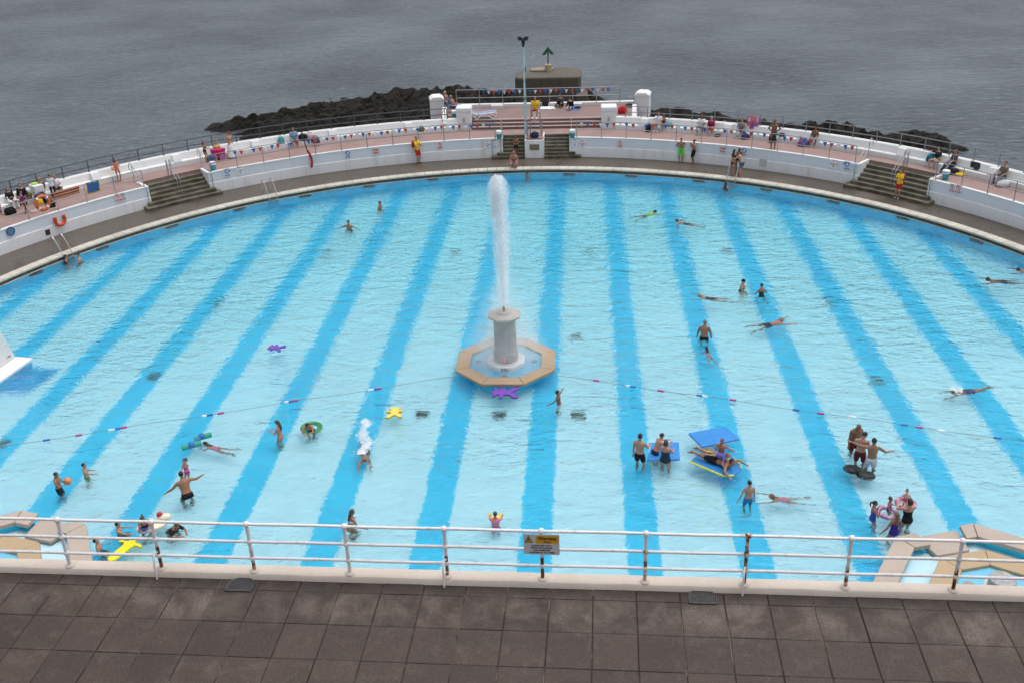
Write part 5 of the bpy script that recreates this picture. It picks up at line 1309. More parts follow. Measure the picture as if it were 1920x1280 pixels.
W_('boy wearing blue goggles on his forehead, chest-deep near the left cascade', 224, 998, 976, 70, 1.35, arms='reach', skin='f', hair=('short', 'bk'), wear=[('trunks', (.04, .10, .06), .7)], child=True)
W_('boy looking up beside the yellow T-shaped float', 186, 1028, 1006, 75, 1.35, arms='wade', skin='f', hair=('short', 'bk'), wear=[('trunks', (.02, .03, .07), .7)], child=True, head=(0, -22))
W_('girl in a dark swimsuit on the cream toy float by the railing', 274, 992, 957, 160, 1.40, tilt=22, arms='hold', skin='r', hair=('pony', 'br'), fem=True, wear=[('suit', (.035, .012, .02))], child=True, head=(0, 20))
W_('bather bent low in a black top right of the cream toy float', 318, 990, 974, 120, 1.5, tilt=45, arms='hug', skin='t', hair=('short', 'br'), wear=[('tee', (.012, .014, .018))])
W_('boy wading with arms out just right of the fountain', 1049, 764, 732, 280, 1.32, tilt=8, arms=(((.5, .6, -.6), (.1, 1, -.5)), ((1, -.2, .1), (1, -.1, .05))), skin='d', hair=('short', 'bk'), wear=[('trunks', (.5, .5, .52), .6)], child=True)
swim('girl floating on her front in a pink suit holding the green and blue noodles', 392, 836, 282, 1.35, 20, arms='hold', skin='f', hair=('long', 'bk'), fem=True, z=.06, wear=[('suit', (.6, .22, .28))], child=True)
swim('diver plunging towards the camera in a burst of white spray', 683, 858, 170, 1.60, -6, arms='dive', skin='f', hair=('short', 'dk'), z=-.16, kick=((.07, -1, -.12), (.05, -1, -.1)), wear=[('trunks', (.02, .03, .06), .6)])
# right group by the mats
W_('young bare-backed man in black trunks, left of the woman in the patterned swimsuit', 1199, 869, 811, 25, 1.74, arms=('down', 'fwd'), skin='f', hair=('short', 'bk'), wear=[('trunks', BK, .55)])
W_('boy leaning over the square blue mat between a man and a woman', 1228, 853, 816, 60, 1.55, tilt=26, arms='hug', skin='f', hair=('short', 'bk'), wear=[('trunks', NV, .6)], child=True)
W_('woman in a dark teal patterned swimsuit at the square blue mat', 1247, 874, 823, 20, 1.64, arms='fwd', skin='f', hair=('bob', 'br'), fem=True, fat=1.2, wear=[('suit', (.015, .04, .065))])
W_('red-haired boy leaning one arm on the large blue mat', 1352, 851, 821, 215, 1.30, arms=(((.9, .3, .1), (1, .4, .15)), ((.3, .6, -.6), (-.4, .8, -.5))), skin='r', hair=('short', 'rd'), child=True, wear=[('trunks', NV, .6)])
W_('boy in blue trunks standing with his back to us, left of the gliding girl', 1402, 947, 899, 350, 1.45, arms=(((.45, -.1, -1), (.5, .1, -1)), 'down'), skin='f', hair=('short', 'bk'), wear=[('trunks', (.03, .16, .36), .6)], child=True)
swim('girl gliding on her front with arms stretched towards the boy in blue trunks', 1452, 932, 272, 1.45, 10, arms='swim', skin='f', hair=('long', 'lb'), fem=True, z=.0, wear=[('suit', (.62, .25, .30))], child=True)
W_('shaven-headed stocky man in dark red trunks behind the black inflatable', 1600, 836, 787, 165, 1.76, tilt=10, arms='down', skin='d', hair=('bald', 'dk'), fat=1.2, wear=[('trunks', (.10, .015, .02), .8)], head=(0, 25))
W_('man in red and black trunks looking down, middle of the three men', 1611, 866, 806, 20, 1.74, arms='fwd', skin='f', hair=('short', 'bk'), wear=[('trunks', (.13, .02, .03), .8)], head=(60, 20))
W_('man in white patterned trunks with one arm stretched out, at the black inflatable', 1632, 877, 818, 5, 1.76, arms=(((1, .15, .15), (1, .3, .3)), ((.8, .1, -.6), (.8, .6, -.2))), skin='t', hair=('short', 'bk'), wear=[('trunks', (.55, .56, .62), .8)])
W_('girl in a blue swimsuit with a ponytail and hands at her mouth', 1636, 974, 937, 95, 1.35, arms='face', skin='r', hair=('pony', 'bk'), fem=True, wear=[('suit', (.04, .07, .34))], child=True)
W_('woman in a black swimsuit with short dark hair beside the swim rings', 1699, 984, 931, 345, 1.66, arms='hug', skin='f', hair=('bob', 'dk'), fem=True, fat=1.1, wear=[('suit', BK)])
W_('girl with long fair-brown hair in a purple swimsuit, in front of the woman in black', 1675, 1003, 956, 340, 1.58, arms=(((.5, .1, -1), (.4, .4, -.9)), ((.3, .1, -1), (.2, .2, -1))), skin='t', hair=('long', 'lb'), fem=True, wear=[('suit', (.06, .025, .22))])
W_('toddler with a small bun sitting in the lilac swim ring', 1666, 958, 931, 120, .95, arms='wade', skin='r', hair=('bun', 'br'), child=True, fem=True, wear=[('suit', (.15, .10, .30))])
W_('baby with a topknot in the pink swim ring held by the woman in black', 1697, 944, 917, 190, .90, arms='wade', skin='p', hair=('bun', 'br'), child=True, wear=[('suit', (.55, .12, .22))])
# middle and far water
W_('bald older man in black trunks wading, seen from behind', 1320, 634, 601, 10, 1.72, tilt=8, arms=(((.35, .1, -1), (.1, .3, -1)), ((.35, .1, -1), (.1, .3, -1))), skin='t', hair=('bald', 'gy'), fat=1.12, wear=[('trunks', BK, .6)])
swim('small girl in a pink swimsuit with dark hair following the bald man', 1326, 658, 350, 1.15, 38, arms='wade', skin='f', hair=('long', 'dk'), fem=True, z=.02, wear=[('suit', (.6, .30, .36))], child=True)
bob('woman in a dark swim cap and dark suit facing a companion, left one', 1390, 540, 110, .48, 1.64, arms='wade', skin='f', hair=('short', 'bk'), fem=True, fat=1.1, wear=[('suit', (.03, .025, .03)), ('cap', BK)])
bob('child in a black sunhat with back turned, right of the woman in a dark cap', 1428, 553, 345, .55, 1.45, arms='wade', skin='r', hair=('short', 'bk'), fem=True, wear=[('suit', (.03, .04, .045)), ('cap', BK)], child=True)
swim('grey-blonde swimmer in a dark swimsuit doing breaststroke to the left', 1319, 557, 280, 1.60, 14, arms='swim', skin='f', hair=('bob', 'bl'), fem=True, z=.03, wear=[('suit', (.04, .045, .07))])
swim('long-limbed sunburnt swimmer gliding to the right with arms forward', 1461, 604, 72, 1.80, 10, arms='swim', skin='r', hair=('short', 'gy'), z=.05, wear=[('trunks', (.03, .03, .04), .5)])
swim('swimmer kicking one leg out of the water beside white spray at right', 1793, 733, 262, 1.60, -8, arms='dive', skin='t', hair=('short', 'dk'), z=-.10, wear=[('trunks', (.05, .05, .16), .6)], kick=(((.1, -1, .42), (.05, -1, .42)), ((.2, -1, -.2), (.2, -1, -.3))))
swim('dark-haired swimmer at far right heading left', 1860, 526, 270, 1.70, 12, arms='swim', skin='d', hair=('short', 'bk'), z=.02, wear=[('trunks', (.03, .02, .03), .5)])
swim('swimmer cut by the right edge of the picture', 1917, 508, 275, 1.68, 12, arms='swim', skin='t', hair=('short', 'dk'), z=.02, wear=[('trunks', NV, .5)])
swim('swimmer in a lime green top out in the deep water on the right', 1223, 400, 60, 1.65, 12, arms='swim', skin='t', hair=('short', 'bk'), z=.02, wear=[('tee', (.25, .50, .08))])
swim('red-faced swimmer right of the one in lime green', 1276, 417, 290, 1.65, 14, arms='sweep', skin='r', hair=('short', 'br'), z=.03, wear=[('suit', (.04, .03, .05))])
bob('lone dark-haired head in deep water farther out on the left', 711, 389, 100, .40, 1.6, skin='t', hair=('short', 'bk'), wear=[('suit', (.03, .04, .05))])
bob('lone dark-haired swimmer with bare shoulders nearer on the left', 655, 427, 190, .48, 1.7, arms='out', skin='t', hair=('short', 'bk'), wear=[('trunks', NV, .5)])
bob('bather at the foot of the far left ladder, left one with dark hair', 122, 489, 60, .36, 1.65, skin='r', hair=('long', 'dk'), fem=True, wear=[('suit', (.03, .03, .04))])
bob('bather at the foot of the far left ladder, right one with fair skin', 151, 488, 250, .45, 1.75, skin='f', hair=('short', 'dk'), wear=[('trunks', NV, .5)])
bob('dark-haired bather in the water at the right-hand ladder', 1360, 353, 20, .42, 1.6, skin='f', hair=('long', 'dk'), fem=True, wear=[('suit', (.05, .03, .04))])
bob('single head close under the crouching man at the far edge', 990, 329, 250, .30, 1.6, skin='t', hair=('short', 'bk'), wear=[('suit', (.03, .03, .04))])
# on the lower deck
deckp('lifeguard in yellow shirt and red shorts with a red rescue bag on the lower deck', 784, 307, ZD, yaw=120, H=1.80, arms=('hold', 'fwd'), skin='f', hair=('short', 'lb'), wear=[('tee', (.72, .48, .01)), ('trunks', (.50, .02, .025), .85), ('shoes', (.14, .11, .09)), ('pack', (.45, .03, .03))])
deckp('lifeguard in yellow and red with a red backpack at the foot of the right steps', 1683, 372, ZD, yaw=232, H=1.68, arms='hold', skin='f', fem=True, hair=('pony', 'br'), wear=[('tee', (.72, .48, .01)), ('trunks', (.50, .02, .025), .7), ('shoes', (.65, .64, .66)), ('pack', (.40, .03, .04))])
deckp('boy in bright green shorts with hands on hips against the wall', 1276, 304, ZD, yaw=185, H=1.55, arms='hips', skin='t', hair=('short', 'dk'), child=True, wear=[('trunks', (.08, .62, .02), .95)])
deckp('boy in black shorts wiping his face against the wall', 1300, 307, ZD, yaw=250, H=1.55, arms=('eyes', 'face'), skin='t', hair=('short', 'dk'), child=True, wear=[('trunks', BK, .95)])
deckp('woman in a black two-piece, left in the huddle at the right-hand ladder', 1373, 331, ZD, yaw=35, H=1.66, arms='hug', tilt=6, skin='t', fem=True, hair=('long', 'dk'), wear=[('bikini', BK)])
deckp('dark long-haired bather in the middle of the huddle at the right-hand ladder', 1383, 325, ZD, yaw=180, H=1.68, tilt=16, arms='hug', skin='d', fem=True, hair=('long', 'bk'), wear=[('suit', (.02, .015, .02))], head=(0, 35))
deckp('bather in blue trunks on the right of the huddle at the right-hand ladder', 1390, 333, ZD, yaw=300, H=1.66, tilt=24, arms='hug', skin='f', fem=True, hair=('short', 'dk'), wear=[('trunks', (.04, .10, .19), .5)])
deckp('bald heavy man in checked trunks crouching at the pool edge in front of the steps', 965, 313, ZD+.018, yaw=185, H=1.74, legs='crouch', zp=.32, tilt=22, arms='lap', skin='r', hair=('bald', 'gy'), fat=1.2, wear=[('trunks', (.45, .22, .28), .7)])
deckp('slim child in dark trunks walking down the left narrow steps', 968, 294.5, ZD+.18, yaw=165, H=1.42, legs='walk', arms='cross', skin='d', hair=('short', 'dk'), child=True, wear=[('trunks', (.03, .025, .02), .5)])
# on the terrace, left
ZB = ZT+.30
def sit(label, px, py, z=ZT, **k):
    H = k.pop('H', 1.68); return deckp(label, px, py, z, H=H, legs=k.pop('legs', 'sit'), zp=k.pop('zp', .30+.11*H/1.75), seat=True, **k)
GREY = (.10, .085, .075)
sit('woman in black cardigan and white trousers with folded arms on the left bench', 12, 386, yaw=150, H=1.66, tilt=-10, arms='cross', skin='f', fem=True, fat=1.2, hair=('long', 'br'), wear=[('top', BK), ('trousers', (.72, .72, .72))])
sit('person in a black hooded top beside the woman in white trousers', 30, 378, yaw=200, H=1.74, tilt=0, arms='lap', skin='f', fat=1.15, hair=('short', 'dk'), wear=[('top', (.010, .010, .011)), ('trousers', (.02, .02, .022))])
deckp('small child in a purple top standing with back to the pool by the bags', 48, 400, ZT, yaw=60, H=1.25, arms=('down', 'reach'), skin='f', hair=('short', 'dk'), child=True, wear=[('top', (.20, .05, .17)), ('trousers', (.20, .02, .05))])
sit('bald man in a dark grey shirt resting his arm along the parapet', 84, 374, yaw=235, H=1.80, tilt=-8, arms=('lap', 'wide'), skin='r', fat=1.15, hair=('bald', 'dk'), wear=[('tee', GREY), ('trousers', (.10, .10, .13))])
deckp('boy in a white T-shirt standing with his back to us by the parapet', 99, 371, ZT, yaw=345, H=1.42, arms='fwd', skin='f', hair=('short', 'br'), child=True, wear=[('tee', (.72, .74, .80)), ('trousers', (.02, .02, .028))])
sit('man in a white T-shirt with folded arms seated on the bench facing the pool', 108, 365, yaw=170, H=1.72, arms='cross', skin='f', hair=('short', 'lb'), wear=[('tee', (.72, .72, .78)), ('trunks', (.10, .07, .06), 1.0)])
deckp('girl in a peach swimsuit with an orange ring round her waist on the left terrace', 219, 338, ZT, yaw=130, H=1.38, arms='hold', skin='r', fem=True, hair=('long', 'br'), child=True, wear=[('suit', (.65, .25, .14))])
sit('woman cut by the left edge with dark bag at her feet', -6, 402, yaw=140, H=1.66, tilt=0, arms='lap', skin='f', fem=True, hair=('long', 'br'), wear=[('top', (.30, .22, .20)), ('trousers', (.10, .10, .12))])
deckp('girl with a pink towel round her neck beside the looped handrail', 380, 300, ZT, yaw=100, H=1.35, arms='hold', skin='t', fem=True, hair=('long', 'br'), child=True, wear=[('suit', (.05, .03, .03))])
sit('woman in a yellow patterned vest on the bench behind the pink trolley', 408, 296, yaw=185, H=1.66, arms='lap', skin='f', fem=True, fat=1.15, hair=('long', 'br'), wear=[('vest', (.50, .40, .14)), ('skirt', (.25, .03, .08))])
deckp('red-haired woman in a long white skirt with hand to her face', 430, 292, ZT, yaw=300, H=1.68, arms=('face', 'down'), skin='f', fem=True, hair=('bun', 'rd'), wear=[('vest', (.50, .30, .22), .22), ('skirt', (.74, .73, .73))])
sit('heavy man in a light blue shirt and shorts seated on the left bench', 554, 275, yaw=175, H=1.74, arms='lap', skin='r', fat=1.3, hair=('short', 'br'), wear=[('tee', (.16, .28, .42)), ('trunks', (.06, .20, .34), 1.0)])
# platform
def deckchair(label, px, py, yaw, c):
    p = at(px, py, ZU); r = thing('deck_chair', label, 'deck chair', p, -rad(yaw))
    MB().box((0, .0, .30), (.5, .45, .03)).build('seat', cm(c), r); MB().box((0, -.34, .62), (.5, .03, .66), Matrix.Rotation(rad(18), 3, 'X')).build('backrest', cm(c), r)
    for e in (-1, 1):
        MB().tube([(e*.27, .25, 0), (e*.27, -.3, .42), (e*.27, -.44, .95)], .014, 6).build('frame', STEEL, r); MB().tube([(e*.27, -.3, 0), (e*.27, .22, .30)], .014, 6).build('leg', STEEL, r); MB().tube([(e*.27, -.36, .55), (e*.27, .2, .52)], .016, 6).build('armrest', WHITEP, r)
    return r
deckchair('blue folding chair nearest the left gabled pillar', 840, 203, 110, (.03, .06, .20))
deckchair('blue folding chair in front, behind the square pillar', 853, 211, 100, (.04, .12, .26))
p_ = at(840, 203, ZU); person('grey-haired sunbather with blue cloth seated by the left gabled pillar', p_, yaw=110, H=1.68, legs='sit', zp=.42, tilt=-14, arms='lap', skin='r', hair=('bob', 'gy'), fem=True, wear=[('trunks', (.22, .38, .50), .9)])
p_ = at(853, 211, ZU); person('blond shirtless sunbather reading in the front folding chair', p_, yaw=100, H=1.70, legs='sit', zp=.42, tilt=-22, arms='hold', skin='r', hair=('short', 'bl'), wear=[('trunks', (.08, .10, .20), .8)])
p_ = at(860, 222, ZU); person('sunbather lying flat on a towel beside the square pillar', p_, yaw=95, H=1.70, T=(0, 1, .04), F=(0, -.04, 1), zp=.13, legs=((.12, -1, -.05), (.06, -1, .0)), arms=((.2, -1, -.05), (.0, -1, .05)), skin='r', hair=('short', 'br'), wear=[('trunks', (.22, .06, .08), .5)])
sit('person in black trousers and grey top sitting against the kerb on the platform', 1052, 200, ZU, yaw=200, H=1.70, zp=.13, legs='sitfloor', tilt=14, arms='lap', skin='f', hair=('short', 'bk'), wear=[('top', (.075, .08, .085)), ('trousers', (.010, .010, .012))])
sit('person in a black jacket sitting on a blue towel with bare legs stretched towards us', 1071, 203, ZU, yaw=195, H=1.66, zp=.12, legs='stretch', tilt=30, arms='lap', skin='p', hair=('long', 'dk'), wear=[('top', (.015, .015, .012))], head=(0, 25))
# terrace, right
sit('man in a white printed T-shirt on the bench with a child leaning on him', 1236, 243, yaw=200, H=1.74, arms=('lap', 'hug'), skin='f', hair=('short', 'dk'), wear=[('tee', (.72, .72, .75)), ('trunks', (.45, .33, .22), 1.0), ('shoes', (.7, .7, .7))])
sit('child leaning on the man in the white printed T-shirt', 1246, 243, yaw=215, H=1.42, arms='lap', skin='t', fem=True, child=True, hair=('long', 'dk'), wear=[('suit', (.10, .06, .05))])
sit('man in a white T-shirt and dark shorts eating on the right bench', 1318, 247, yaw=190, H=1.74, arms='hold', skin='d', hair=('short', 'dk'), wear=[('tee', (.72, .74, .78)), ('trunks', (.02, .025, .04), .9)])
sit('white-haired person in a crimson top on the right bench', 1338, 247, yaw=185, H=1.64, tilt=8, arms='lap', skin='f', fat=1.25, fem=True, hair=('bob', 'gy'), wear=[('top', (.26, .02, .075)), ('trunks', (.36, .10, .06), .9)])
sit('person in a grey jumper in front of the pink patterned towel', 1398, 250, yaw=185, H=1.70, tilt=8, arms='lap', skin='f', fat=1.1, hair=('short', 'dk'), wear=[('top', (.20, .20, .21)), ('trousers', (.16, .15, .15))])
deckp('tanned shirtless man standing hands on hips on the right terrace', 1449, 279, ZT, yaw=200, H=1.80, arms='hips', skin='d', hair=('short', 'br'), fat=1.1, wear=[('trunks', (.045, .05, .045), 1.0)])
sit('dark-skinned bather wrapped in a turquoise towel on the right bench', 1535, 268, yaw=190, H=1.68, arms='lap', skin='d', hair=('short', 'bk'), wear=[('trunks', (.08, .35, .36), 1.0)])
sit('woman in a black T-shirt leaning back with one arm along the parapet at right', 1775, 306, yaw=215, H=1.68, tilt=-6, arms=('lap', 'wide'), skin='f', fem=True, fat=1.1, hair=('pony', 'dk'), wear=[('tee', (.02, .02, .022)), ('trunks', (.45, .32, .27), .8)])
sit('person in sunglasses and grey vest drinking, right of the woman in black', 1810, 312, yaw=250, H=1.72, tilt=-4, arms=('hold', 'lap'), skin='r', hair=('short', 'lb'), wear=[('tee', (.07, .068, .07)), ('trunks', BK, .9)])
sit('man in an olive T-shirt and jeans on the bench at the far right edge', 1898, 338, yaw=225, H=1.76, arms='lap', skin='f', hair=('short', 'dk'), wear=[('tee', (.16, .15, .12)), ('trousers', (.05, .07, .13)), ('shoes', (.04, .04, .05))])

# ------------------------------------------------------------------ light pole, lifeguard's chair
o = at(986, 254, ZT); hp = rise((986, 254), 88, ZT, 984); r = thing('light_pole', 'tall pale blue pole with a black double lamp head behind the lifeguard chair', 'pole', o)
PB = plain('pale_blue_paint', (.42, .58, .62), .5, .1, 4)
MB().tube([(0, 0, 0), (0, 0, hp*.42)], .085, 12).build('lower_pole', PB, r, smooth='auto'); MB().tube([(0, 0, hp*.42), (0, 0, hp)], .06, 12).build('upper_pole', PB, r, smooth='auto')
MB().lathe([(.10, hp*.40), (.10, hp*.44)], n=12).build('collar', plain('collar_green', (.16, .20, .15), .6), r)
MB().lathe([(.13, 0), (.13, .06)], n=12).build('base_flange', PB, r)
b = MB()
for z in (.62, .75): b.box((0, 0, hp*z), (.05, .26, .05)); b.box((.1, 0, hp*z), (.05, .05, .3))
b.build('bracket', RAILD, r)
b = MB().tube([(0, 0, hp-.02), (0, 0, hp+.28), (0, 0, hp+.45)], [.07, .12, .13], 10); b.tube([(-.3, 0, hp+.5), (.3, 0, hp+.5)], .04, 8); b.build('lamp_head', DARK, r, smooth='auto')
for e in (-1, 1):
    q = MB().lathe([(.10, -.12), (.13, .10), (.11, .12)], (e*.22, -.05, hp+.52), 12).build('floodlight', DARK, r, smooth='auto')
cx, cy, cz = .12, 64.98, ZT
r = thing('lifeguard_chair', 'tall metal lifeguard chair with red footrest on top of the plaque block', 'lifeguard chair', (cx, cy, cz))
HS = 1.52
for e in (-1, 1):
    MB().tube([(e*.36, -.42, 0), (e*.27, -.2, HS), (e*.27, -.2, HS+.0)], .024).build('leg', STEEL, r); MB().tube([(e*.36, .42, 0), (e*.27, .22, HS), (e*.27, .30, HS+.62)], .024).build('leg', STEEL, r)
    MB().tube([(e*.29, -.22, HS), (e*.30, -.24, HS+.25), (e*.29, .28, HS+.27)], .02).build('armrest', STEEL, r)
for k in range(4): MB().box((0, -.40+.055*k, .28+.36*k), (.60-.04*k, .07, .035)).build('rung', WHITEP, r)
MB().box((0, 0, HS), (.56, .46, .05)).build('seat', WHITEP, r); MB().box((0, .27, HS+.38), (.5, .04, .46)).build('backrest', WHITEP, r)
b = MB().box((0, -.50, HS-.40), (.62, .32, .035)); b.build('footrest', plain('dark_red', (.30, .03, .03), .5, .15), r)
for e in (-1, 1): MB().tube([(e*.30, -.5, HS-.40), (e*.72, -.62, HS-.48)], .035, 8).build('footrest_arm', plain('dark_red', (.30, .03, .03), .5, .15), r)
person('lifeguard in yellow shirt and red shorts seated on the tall chair', V((cx, cy-.0, cz)), yaw=185, H=1.80, legs='sit', zp=HS+.12, arms='lap', skin='r', hair=('bald', 'dk'), wear=[('tee', (.72, .46, .01)), ('trunks', (.45, .03, .025), .85), ('shoes', (.7, .7, .7))])

# ------------------------------------------------------------------ loose things on the terraces
def tub(px, py, label, z=ZT):
    o = at(px, py, z); r = thing('water_tub', label, 'tub', o, 0, 'teal and white tubs along the railings')
    MB().lathe([(.15, 0), (.19, .34), (.18, .34)], n=18).build('tub_body', plain('teal', (.035, .26, .34), .4, .1, 4), r, smooth='auto'); MB().lathe([(.2, .34), (.2, .50), (.18, .52)], n=18).build('lid', plain('lid_white', (.70, .72, .70), .5, .05), r, smooth='auto')
tub(400, 319.5, 'teal tub with white lid at the looped handrail of the left steps')
tub(936, 260.5, 'teal tub with white lid left of the narrow steps')
tub(1073, 258.5, 'teal tub with white lid right of the narrow steps')
tub(1772, 337, 'teal tub with white lid at the corner of the right steps')
tub(852.5, 222, 'teal tub with white lid up on the platform beside the square pillar', ZU)
def bag(label, px, py, z, size, c, yaw=0, handle=True, name='bag', cat='bag', c2=None):
    o = at(px, py, z); o = onbench(o, z == ZB, .16) if z < ZU-.05 and abs(z-ZT-.1) > 1e-3 else o; r = thing(name, label, cat, o, yaw); w_, d, h = size; m_ = cm(c)
    b = MB().loft([((0, 0, 0), (1, 0, 0), (0, 1, 0), w_*.5, d*.5), ((0, 0, h*.25), (1, 0, 0), (0, 1, 0), w_*.56, d*.56), ((.02, 0, h*.7), (1, 0, 0), (0, 1, 0), w_*.5, d*.44), ((.03, .01, h*.92), (1, 0, 0), (0, 1, 0), w_*.36, d*.25), ((.03, .01, h), (1, 0, 0), (0, 1, 0), w_*.2, d*.12)], 14)
    for i in range(len(b.v)): x, y, z_ = b.v[i]; k = .12*w_*mn.noise((x*7+px, y*7, z_*7)); b.v[i] = (x+k, y+k, z_)
    b.build('bag_body', m_, r, smooth=True)
    if handle: MB().tube(fit([(-w_*.25, 0, h*.85), (-w_*.15, 0, h*1.15), (w_*.18, 0, h*1.15), (w_*.28, 0, h*.85)], 5), .014, 6).build('handle', cm(c2 or tuple(x*.5 for x in c)), r)
    return r
bag('black bag on the ground at the left edge', 20, 402, ZT, (.6, .4, .42), (.012, .012, .013))
bag('dark blue holdall behind the orange lifebuoy', 80, 377, ZT+.1, (.8, .45, .42), (.02, .03, .10))
bag('black rucksack slumped below the orange lifebuoy', 96, 389, ZT, (.55, .4, .38), (.02, .02, .016))
bag('yellow carrier bag behind the lifebuoy', 76, 384, ZT, (.32, .25, .32), (.70, .45, .01), .4)
bag('khaki bag on the bench against the parapet', 52, 372, ZB, (.55, .3, .35), (.12, .10, .05))
bag('dark handbag by the looped handrail on the left', 391, 300, ZT, (.4, .3, .4), (.05, .10, .22))
bag('black rucksack on the bench right of the man in light blue', 570, 265, ZB, (.6, .35, .4), (.015, .015, .017))
bag('white and pink beach bag on the left bench', 584, 264, ZB, (.6, .35, .38), (.55, .40, .42))
bag('grey rucksack at the right end of the bags on the left bench', 592, 268, ZB-.1, (.55, .35, .4), (.10, .10, .12))
bag('small bag of toys with a teal top on the left bench', 527, 269, ZB, (.4, .3, .45), (.08, .30, .32))
bag('bright green bag hung on the left parapet by the bunting', 790, 247, ZB+.1, (.35, .2, .32), (.04, .20, .05))
bag('navy bag under the lifeguard chair', 1002, 258, ZT+.02, (.5, .3, .34), (.02, .025, .06))
bag('black bag beside the white towel on the platform', 1022, 199, ZU, (.5, .35, .34), (.015, .015, .018))
bag('small grey bag next to the black one on the platform', 1012, 200, ZU, (.35, .25, .22), (.18, .18, .22))
bag('black sandals bag at the foot of the person on the blue towel', 1083, 204, ZU, (.4, .2, .14), (.012, .012, .013), handle=False)
bag('black holdall below the right gabled pillar', 1180, 201, ZU, (.6, .3, .2), (.015, .016, .018))
bag('black bag at the feet of the couple on the right bench', 1219, 243, ZT, (.36, .3, .5), (.014, .016, .018))
bag('turquoise bag on the bench right of the couple', 1255, 236, ZB, (.45, .3, .25), (.05, .28, .30), handle=False)
bag('white carrier bag right of the crimson top', 1357, 244, ZB-.2, (.35, .3, .5), (.62, .62, .64))
bag('black shoes bag on the ground right of the crimson top', 1352, 250, ZT, (.4, .25, .16), (.02, .02, .022), handle=False)
bag('dark blue bag in front of the person in the grey jumper', 1404, 256, ZT, (.5, .3, .3), (.03, .03, .08))
bag('black rucksack right of the tanned standing man', 1461, 257, ZT, (.36, .3, .55), (.015, .018, .02))
bag('black coat bundled on the bench beside the rucksack', 1468, 253, ZB, (.5, .3, .2), (.02, .02, .02), handle=False)
bag('purple bag left of the bather in the turquoise towel', 1519, 267, ZT, (.55, .35, .45), (.16, .10, .26))
bag('magenta bag peeping behind the purple one', 1513, 265, ZT, (.25, .2, .5), (.36, .05, .16))
bag('teal cool bag on the bench at right', 1750, 300, ZB, (.50, .35, .42), (.015, .14, .20), .3)
bag('cream bag beside the teal cool bag', 1762, 302, ZB, (.4, .3, .32), (.50, .44, .36))
bag('navy bag with white badge at the picnickers feet', 1787, 318, ZT, (.55, .4, .42), (.03, .035, .07))
bag('black bag under the picnicker in sunglasses', 1804, 321, ZT, (.55, .35, .3), (.015, .015, .017))
bag('bright yellow bag on the ground right of the picnickers', 1820, 322, ZT, (.5, .35, .16), (.70, .45, .01), handle=False)
bag('white and black bag at the feet of the man in jeans', 1905, 342, ZT, (.6, .4, .35), (.55, .56, .58))
bag('red hood-like cover on the platform right of the square pillar', 1167, 213, ZU, (.55, .4, .50), (.48, .02, .03), handle=False, name='red_cover', cat='cover')
# pink trolley
o = at(411, 299, ZT); r = thing('pink_trolley', 'bright pink shopping trolley with round wheels in front of the woman in yellow', 'trolley', o, .3)
MB().loft([((0, 0, .15), (1, 0, 0), (0, 1, 0), .38, .22), ((0, 0, .65), (1, 0, 0), (0, 1, 0), .46, .26)], 12).build('basket', cm((.50, .03, .14)), r)
b = MB(); 
for e in (-.22, .22): annulus(b, .05, .17, (e, .17), .22, .28, 16)
b.build('wheel', plain('wheel_pink', (.42, .22, .40), .5, .2, 12), r)
MB().tube(fit([(-.4, 0, .6), (-.5, 0, .8), (-.5, 0, .9)], 4), .015).build('handle', DARK, r)
# hats, clothes, towels
def towel(label, px, py, z, w_, h_, pats, yaw=0, flat=False, over=None):
    """cloth: hangs down over a rail at the given pixel, or lies flat"""
    r = thing('towel', label, 'towel', over if over is not None else at(px, py, z), yaw); n = 10; k = 12
    def strip(u0, u1, v0, v1, c, off, nm):
        b = MB(); vv = []; ff = []
        for i in range(n+1):
            for j in range(k+1):
                u = u0+(u1-u0)*i/n; v_ = v0+(v1-v0)*j/k; rp = .018*math.sin(u*9+v_*2)+.01*math.sin(u*23)
                if flat: vv.append((u*w_, v_*h_, .012+abs(rp)*.6+off))
                else:
                    t = v_*h_; vv.append((u*w_+.02*math.sin(v_*6), -.035-rp*min(1, t*4)-off, -t+.03*min(0, 0)))
        for i in range(n):
            for j in range(k): a = i*(k+1)+j; ff.append((a, a+1, a+k+2, a+k+1))
        b.add(vv, ff); o_ = b.build(nm, cm(c), r, smooth=True); s_ = o_.modifiers.new('solid', 'SOLIDIFY'); s_.thickness = .008; s_.offset = 0
    for i, (u0, u1, v0, v1, c) in enumerate(pats): strip(u0, u1, v0, v1, c, .010*min(i, 1), 'cloth' if i == 0 else 'stripe')
    return r
def rail_pt(px, py): p = on_cyl(px, py, WC, RR); return p, -rad(pol(WC, p))
p, a = rail_pt(172, 341)
towel('blue child\'s towel with yellow border over the far left railing', 0, 0, 0, .80, .66, [(-.5, .5, 0, 1, (.62, .42, .02)), (-.43, .43, .0, .9, (.04, .12, .30)), (-.4, -.2, .35, .6, (.35, .04, .06)), (-.35, .3, .02, .12, (.45, .50, .55)), (.05, .35, -.03, .03, (.30, .55, .03))], a, over=p+V((0, 0, .02)))
p, a = rail_pt(122, 355)
towel('striped orange and red towel draped over the far left railing', 0, 0, 0, 1.55, .42, [(-.5, .5, 0, 1, (.52, .15, .09))]+[(-.5, .5, v, v+.08, c) for v, c in ((.06, (.55, .32, .18)), (.24, (.05, .03, .03)), (.42, (.58, .36, .22)), (.60, (.10, .04, .03)), (.78, (.55, .30, .18)))], a, over=p+V((0, 0, .0)))
p, a = rail_pt(377, 278)
towel('pale patterned mat on the ground below the lifebuoy', 82, 392, ZT, 1.5, .8, [(-.5, .5, -.5, .5, (.40, .28, .26))], .6, True)
towel('white towel spread on the platform beside the lifeguard chair', 1027, 203, ZU, 1.1, .8, [(-.5, .5, -.5, .5, (.72, .72, .76))], 0, True)
